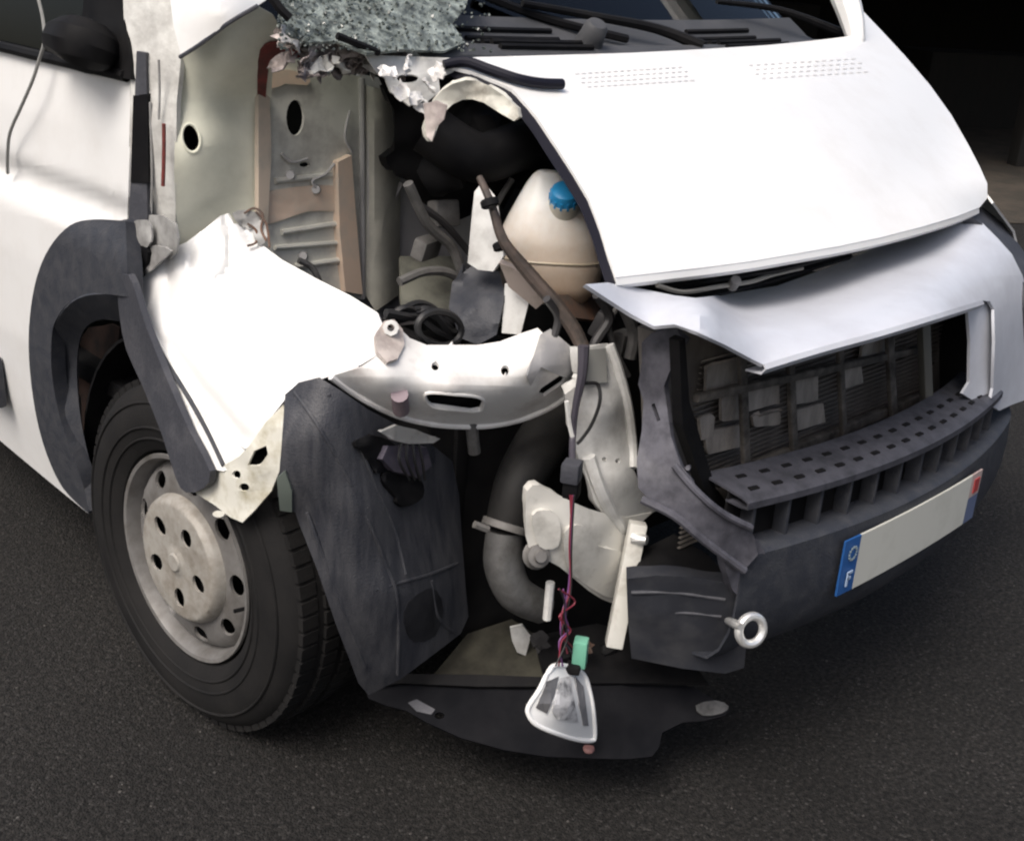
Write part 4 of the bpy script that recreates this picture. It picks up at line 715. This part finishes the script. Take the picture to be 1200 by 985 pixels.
# radiator and grille bars
rad = sheet('radiator', [(770, 390), (800, 378), (1100, 350), (1102, 520), (1090, 545), (860, 640), (800, 590), (775, 520)], lambda a, b: at(a, b, 'y', -.735), RADM, van, t=.04, grid=30)
bm = bmesh.new()
for i in range(36):
    z = .50+i*.0098
    box_bm((-.02, -.742, z), (.86, .006, .0022), None, 0, bm)
link('radiator_fins', bm, MATS['radiator_fins'], rad, kind='stuff')
GRB = mat('grille_bar_brown', (.030, .028, .026), .8, spec=.15, col2=(.15, .138, .125), scale=24, amt=.44, sharp=.2)
grl = sheet('grille_frame_bar', [(796, 400), (803, 396), (808, 470), (838, 570), (866, 608), (856, 610), (826, 575), (800, 500)], lambda a, b: at(a, b, 'y', -.80), BLACK, van, t=.02, grid=12)
rnd = random.Random(9)
for i, px in enumerate((868, 924, 982, 1040)):
    x0 = px; y0 = 395-(px-818)*.17; y1 = 608-(px-838)*.47
    beam('grille_bar', at(x0, y0, 'y', -.775), at(x0+8, min(y1, 612), 'y', -.795), rnd.uniform(.014, .024), .010, GRB, grl, upv=(0, -1, 0))
for i, f in enumerate((.30, .78)):
    a0 = (800+f*50, 405+f*205); a1 = (1088, 372+f*115)
    beam('grille_bar', at(*a0, 'y', -.785), at(*a1, 'y', -.775), .014, rnd.uniform(.014, .026), GRB, grl, upv=(0, 0, 1))
MUD = mat('pale_core', (.34, .31, .28), .8, col2=(.10, .09, .08), scale=18, amt=.46, sharp=.25, stretch=(1.5, 1, .5))
for i, (px, py, w_, h_) in enumerate(((850, 440, 17, 13), (850, 514, 17, 10), (893, 464, 15, 12), (945, 455, 10, 14), (948, 488, 14, 10), (1030, 410, 14, 8), (858, 478, 10, 12), (900, 490, 12, 7), (860, 572, 13, 12), (905, 566, 10, 10), (950, 548, 10, 9), (1000, 440, 8, 10), (830, 500, 6, 10))):
    sheet('core_patch', [(px+sx_*w_*1.35+rnd.uniform(-2, 2), py+sy_*h_*1.25-sx_*w_*.3+rnd.uniform(-2, 2)) for sx_, sy_ in ((-1, -.8), (-.8, -1), (.8, -1), (1, -.8), (1, .8), (.8, 1), (-.8, 1), (-1, .8))], lambda a, b: at(a, b, 'y', -.762), MUD, rad, t=.006, grid=7, amp=.003, sc=40, seed=i)
beam('grille_post', at(1082, 372, 'y', -.80), at(1086, 478, 'y', -.82), .02, .02, mat('grille_post_grey', (.10, .10, .09), .5), van)
sheet('grille_void_shade', [(1088, 352), (1160, 340), (1170, 480), (1090, 500)], lambda a, b: at(a, b, 'y', -.70), BLACK, van, t=.01, grid=0)  # black sheet put in for the dark void beside the grille post
# purple-grey plastic side support, broken
SS = surf([(755, 400, 'y', -.72), (795, 390, 'y', -.77), (765, 470, 'y', -.74), (790, 470, 'y', -.78), (750, 560, 'y', -.77), (800, 560, 'y', -.83), (870, 660, 'y', -.90), (880, 625, 'y', -.905), (830, 600, 'y', -.87)])
SUPM = mat('mauve_grey_plastic', (.098, .097, .115), .5, spec=.35, col2=(.045, .045, .055), scale=30, amt=.48, sharp=.15)
sup = sheet('side_support', [(752, 402), (762, 392), (778, 386), (784, 376), (792, 378), (796, 392), (806, 398), (798, 412), (786, 432), (778, 452), (782, 480), (786, 510), (798, 545), (820, 574), (846, 598), (870, 612), (884, 628), (888, 650), (872, 668), (850, 655), (820, 628), (790, 602), (762, 586), (748, 572), (746, 540), (752, 505), (754, 470), (748, 450), (752, 425)], SS, SUPM, van, t=.014, grid=9, amp=.008, sc=16, holes=[[(763, 474), (767, 472), (774, 492), (770, 494)], ell(806, 548, 3, 3)])
tube('support_rib', [SS(a, b)-(SS(a, b)-CAM).normalized()*.004 for a, b in ((752, 585), (790, 604), (826, 634), (872, 668))], .007, SUPM, sup, seg=8)
tube('support_rib', [SS(a, b)-(SS(a, b)-CAM).normalized()*.004 for a, b in ((790, 545), (815, 574), (845, 600), (880, 618))], .006, SUPM, sup, seg=8)
# bumper beam: swept section from broken end to beyond the frame
XS = np.linspace(-.485, .86, 40)
def sweep(name, prof, m, parent, xs=XS, closed=False, t=0):
    rows = [[Vector((x, BY(x)+dy+.55*max(0, x-.55)**1.5, z)) for x in xs] for dy, z in prof]
    if closed: rows.append(rows[0])
    return link(name, grid_bm(rows, t, CAM), m, parent)
BUMPM = mat('bumper_plastic', (.030, .033, .042), .5, spec=.35, col2=(.058, .060, .066), scale=30, amt=.40, sharp=.2, bump=.2, bscale=260)
LEDGE = mat('ledge_plastic', (.060, .061, .074), .5, spec=.3, col2=(.032, .033, .04), scale=28, amt=.45)
bmp = sweep('bumper_face', [(.06, .560), (.03, .564), (.008, .562), (0, .556), (-.004, .50), (-.002, .45), (.004, .41), (.018, .372), (.04, .345), (.09, .335)], BUMPM, van, t=.005)
sweep('bumper_recess', [(.055, .655), (.058, .60), (.055, .546)], BLACK, bmp, xs=np.linspace(-.47, .5, 24), t=.004)
ledge = sweep('grille_ledge', [(.115, .664), (.08, .660), (.03, .652), (.016, .646), (.016, .634), (.03, .632), (.06, .634)], LEDGE, van, xs=np.linspace(-.47, .45, 30), t=.004)
for i, x in enumerate(np.linspace(-.44, .42, 12)):
    R = Matrix.Rotation(math.atan(.52*x), 3, 'Z')
    box('slot_rib', (x, BY(x)+.040, .597), (.007, .030, .074), PLAST, bmp, R, .002)
bmx = bmesh.new(); box_bm((0, 0, 0), (.020, .009, .004), None, .001, bmx); hm = bpy.data.meshes.new('ledge_hole'); bmx.to_mesh(hm); bmx.free(); hm.materials.append(BLACK)
for r_, dy in enumerate((.045, .080)):
    for i, x in enumerate(np.linspace(-.43, .40, 17)):
        o = bpy.data.objects.new('ledge_slot', hm); COL.objects.link(o); o.parent = ledge
        o.location = (x+.012*r_, BY(x)+dy, .6550+.0052*r_); o.rotation_euler = (.12, 0, math.atan(.52*x))
# inner end bracket joining recess and support
sheet('bumper_end_bracket', [(845, 640), (872, 622), (890, 634), (898, 652), (884, 672), (868, 678), (866, 700), (858, 690), (850, 664)], lambda a, b: bump(a, b, .0), SUPM, van, t=.02, grid=8, amp=.004, sc=20)
# plate
pl = emp('number_plate', (0, BY(0)-.012, .485)); pl.parent = van
def plate_box(name, x0, x1, z0, z1, m, off=0, parent=pl):
    rows = [[Vector((x, BY(x)*.4+(-.955)*.6-.006-off, z)) for x in np.linspace(x0, x1, 9)] for z in (z0, z1)]
    return link(name, grid_bm(rows, .004, CAM), m, parent)
plate_box('plate_field', -.212, .212, .432, .540, PLWHITE)
bl = plate_box('country_band', -.26, -.2125, .432, .540, PLBLUE)
plate_box('region_band', .2125, .26, .432, .488, mat('region_blue', (.10, .13, .22), .4)); plate_box('region_mark', .2125, .26, .4885, .540, mat('region_pale', (.42, .33, .31), .4))
rm = plate_box('red_emblem', .226, .250, .497, .527, mat('emblem_red', (.35, .05, .05), .4), .002)
bm = bmesh.new()
for k in range(12):
    a = k*math.pi/6; c = Vector((-.236+.012*math.cos(a), -.9585, .512+.012*math.sin(a))); box_bm(c, (.0035, .002, .0035), None, 0, bm)
link('star_ring', bm, mat('dim_yellow', (.22, .28, .30), .5), bl)
bm = bmesh.new()
for c, s in (((-.241, -.9585, .462), (.005, .002, .028)), ((-.2345, -.9585, .474), (.016, .002, .005)), ((-.2365, -.9585, .463), (.012, .002, .005))): box_bm(c, s, None, 0, bm)
link('country_letter', bm, mat('letter_pale', (.35, .45, .6), .5), bl)
# crash absorber left of the bumper, with the towing eye
AB = surf([(735, 675, 'y', -.74), (868, 690, 'y', -.885), (866, 786, 'y', -.885), (740, 772, 'y', -.74)])
ab = sheet('crash_absorber', [(734, 678), (770, 674), (812, 676), (848, 682), (872, 690), (876, 735), (872, 782), (850, 789), (800, 783), (740, 771), (736, 730)], AB, mat('absorber_plastic', (.026, .028, .035), .5, spec=.3, col2=(.05, .051, .056), scale=12, amt=.42), van, t=.03, grid=9, amp=.006, sc=14)
for p in ([(740, 694), (790, 694), (850, 702)], [(760, 716), (810, 718), (845, 722)]):
    tube('absorber_rib', [AB(a, b)+ray(a, b)*.001 for a, b in p], .0035, PLASTL, ab, seg=8)
sheet('absorber_top', [(740, 672), (760, 640), (790, 625), (830, 650), (862, 686), (835, 672), (800, 664), (765, 668)], [(740, 672, 'y', -.72), (790, 625, 'y', -.70), (830, 650, 'y', -.78), (862, 686, 'y', -.87), (800, 672, 'y', -.80)], BLACK, ab, t=.01, grid=10, amp=.012, sc=20)
te = emp('towing_eye', tuple(at(880, 738, 'y', -.935))); te.parent = van
tn = (Vector((-.35, -.9, .25))).normalized(); tu = tn.orthogonal().normalized(); tv = tn.cross(tu); tcn = at(880, 738, 'y', -.935)
tube('eye_ring', [tcn+(tu*math.cos(a)+tv*math.sin(a))*.0235 for a in np.linspace(0, 2*math.pi, 25)[:-1]], .0074, CHROME, te, seg=10, sm=1, closed=True)
tube('eye_shank', [at(853, 727, 'y', -.88), at(862, 731, 'y', -.915), at(868, 734, 'y', -.93)], [.006, .008, .006], CHROME, te, seg=10, sm=3)

# ================================================================== LOOSE THINGS
lp = at(660, 828, 'y', -.74)
lamp = emp('indicator_lamp', tuple(lp), 'clear glass indicator lamp hanging by wires below the torn corner', 'lamp')
LO = surf([(620, 828, 'y', -.735), (697, 866, 'y', -.745), (690, 800, 'y', -.735), (650, 782, 'y', -.73), (660, 826, 'y', -.765)])
lens_ol = [(643, 786), (652, 779), (672, 782), (684, 790), (690, 806), (695, 832), (697, 860), (694, 867), (676, 866), (650, 858), (628, 848), (619, 836), (620, 826), (632, 808)]
sheet('lens', lens_ol, LO, LENS, lamp, t=.004, grid=8)
sheet('reflector', [(645, 790), (670, 786), (684, 800), (690, 858), (650, 852), (626, 838), (634, 812)], lambda a, b: LO(a, b)+ray(a, b)*.02, mat('lamp_reflector', (.80, .80, .80), .3, .3), lamp, t=.012, grid=8)
tube('lens_rim', [LO(a, b) for a, b in lens_ol], .0042, mat('lens_rim_white', (.85, .85, .84), .2), lamp, seg=8, sm=3, closed=True)
for ol, m_, dd in (([(642, 798), (655, 792), (651, 812), (641, 836), (628, 829)], mat('facet_reflection_dark', (.10, .10, .105), .25, 0), .008), ([(657, 794), (668, 792), (673, 820), (678, 846), (652, 842), (647, 834)], mat('facet_reflection_mid', (.52, .52, .53), .2, 0, col2=(.16, .16, .165), scale=70, amt=.45), .006), ([(674, 792), (684, 804), (690, 850), (684, 850), (679, 825)], mat('facet_reflection_dim', (.20, .20, .21), .25, 0), .008)):
    sheet('reflector_facet', ol, lambda a, b, q=dd: LO(a, b)-ray(a, b)*(.001+q*.3), m_, lamp, t=.002, grid=4, amp=.004, sc=60, sharp=10)  # grey tones paint the ground and sky reflections into each facet
box('connector', at(680, 764, 'y', -.735), (.026, .024, .05), GREEN, lamp, Matrix.Rotation(.6, 3, 'Z'), .004)
box('bulb_socket', at(672, 782, 'y', -.735), (.024, .024, .016), BLACK, lamp, Matrix.Rotation(.6, 3, 'Z'), .004)
rnd = random.Random(21)
for i in range(7):
    dx = lambda: rnd.uniform(-7, 7)
    m_ = [WRED, WPUR, WRED, WBLK, WPUR, WRED, WBLK][i]
    pts = [(670+rnd.uniform(-3, 3), 580), (669+rnd.uniform(-2, 2), 640), (666+dx()*.6, 690), (662+dx(), 720), (665+dx(), 745), (670+rnd.uniform(-6, 12), 765)] if i < 4 else [(660+dx(), 690), (668+dx(), 705), (656+dx(), 722), (668+dx(), 738), (660+dx(), 752), (655+dx(), 780)]
    tube('wire', [at(a, b, 'y', -.70-.03*(b-580)/200-.004*i*.5) for a, b in pts], .0015, m_, lamp, seg=6)
# rubber strip lying on the bonnet
rs_ = [BN(px, py)+Vector((0, 0, .012)) for px, py in ((524, 76), (545, 81), (575, 91), (605, 101), (632, 106), (658, 107))]
rs_[0] = at(520, 76, 'y', -.225); o = tube('rubber_strip', rs_, [.008, .0095, .0095, .0095, .0095, .0095], NAVY, None, seg=10)
o['label'] = 'loose dark navy rubber strip lying across the rear corner of the bonnet'; o['category'] = 'rubber strip'
cb = [(-.97, (42, -12)), (-.975, (50, 20)), (-.985, (52, 48)), (-.992, (46, 70)), (-1.0, (38, 95)), (-1.005, (25, 125)), (-1.004, (12, 155)), (-1.0, (9, 180)), (-.99, (9, 203))]
o = tube('loose_cable', [at(a, b, 'x', x) for x, (a, b) in cb], .0034, mat('grey_cable', (.22, .22, .21), .5), None, seg=6)
o['label'] = 'thin grey cable hanging out of the door window'; o['category'] = 'cable'
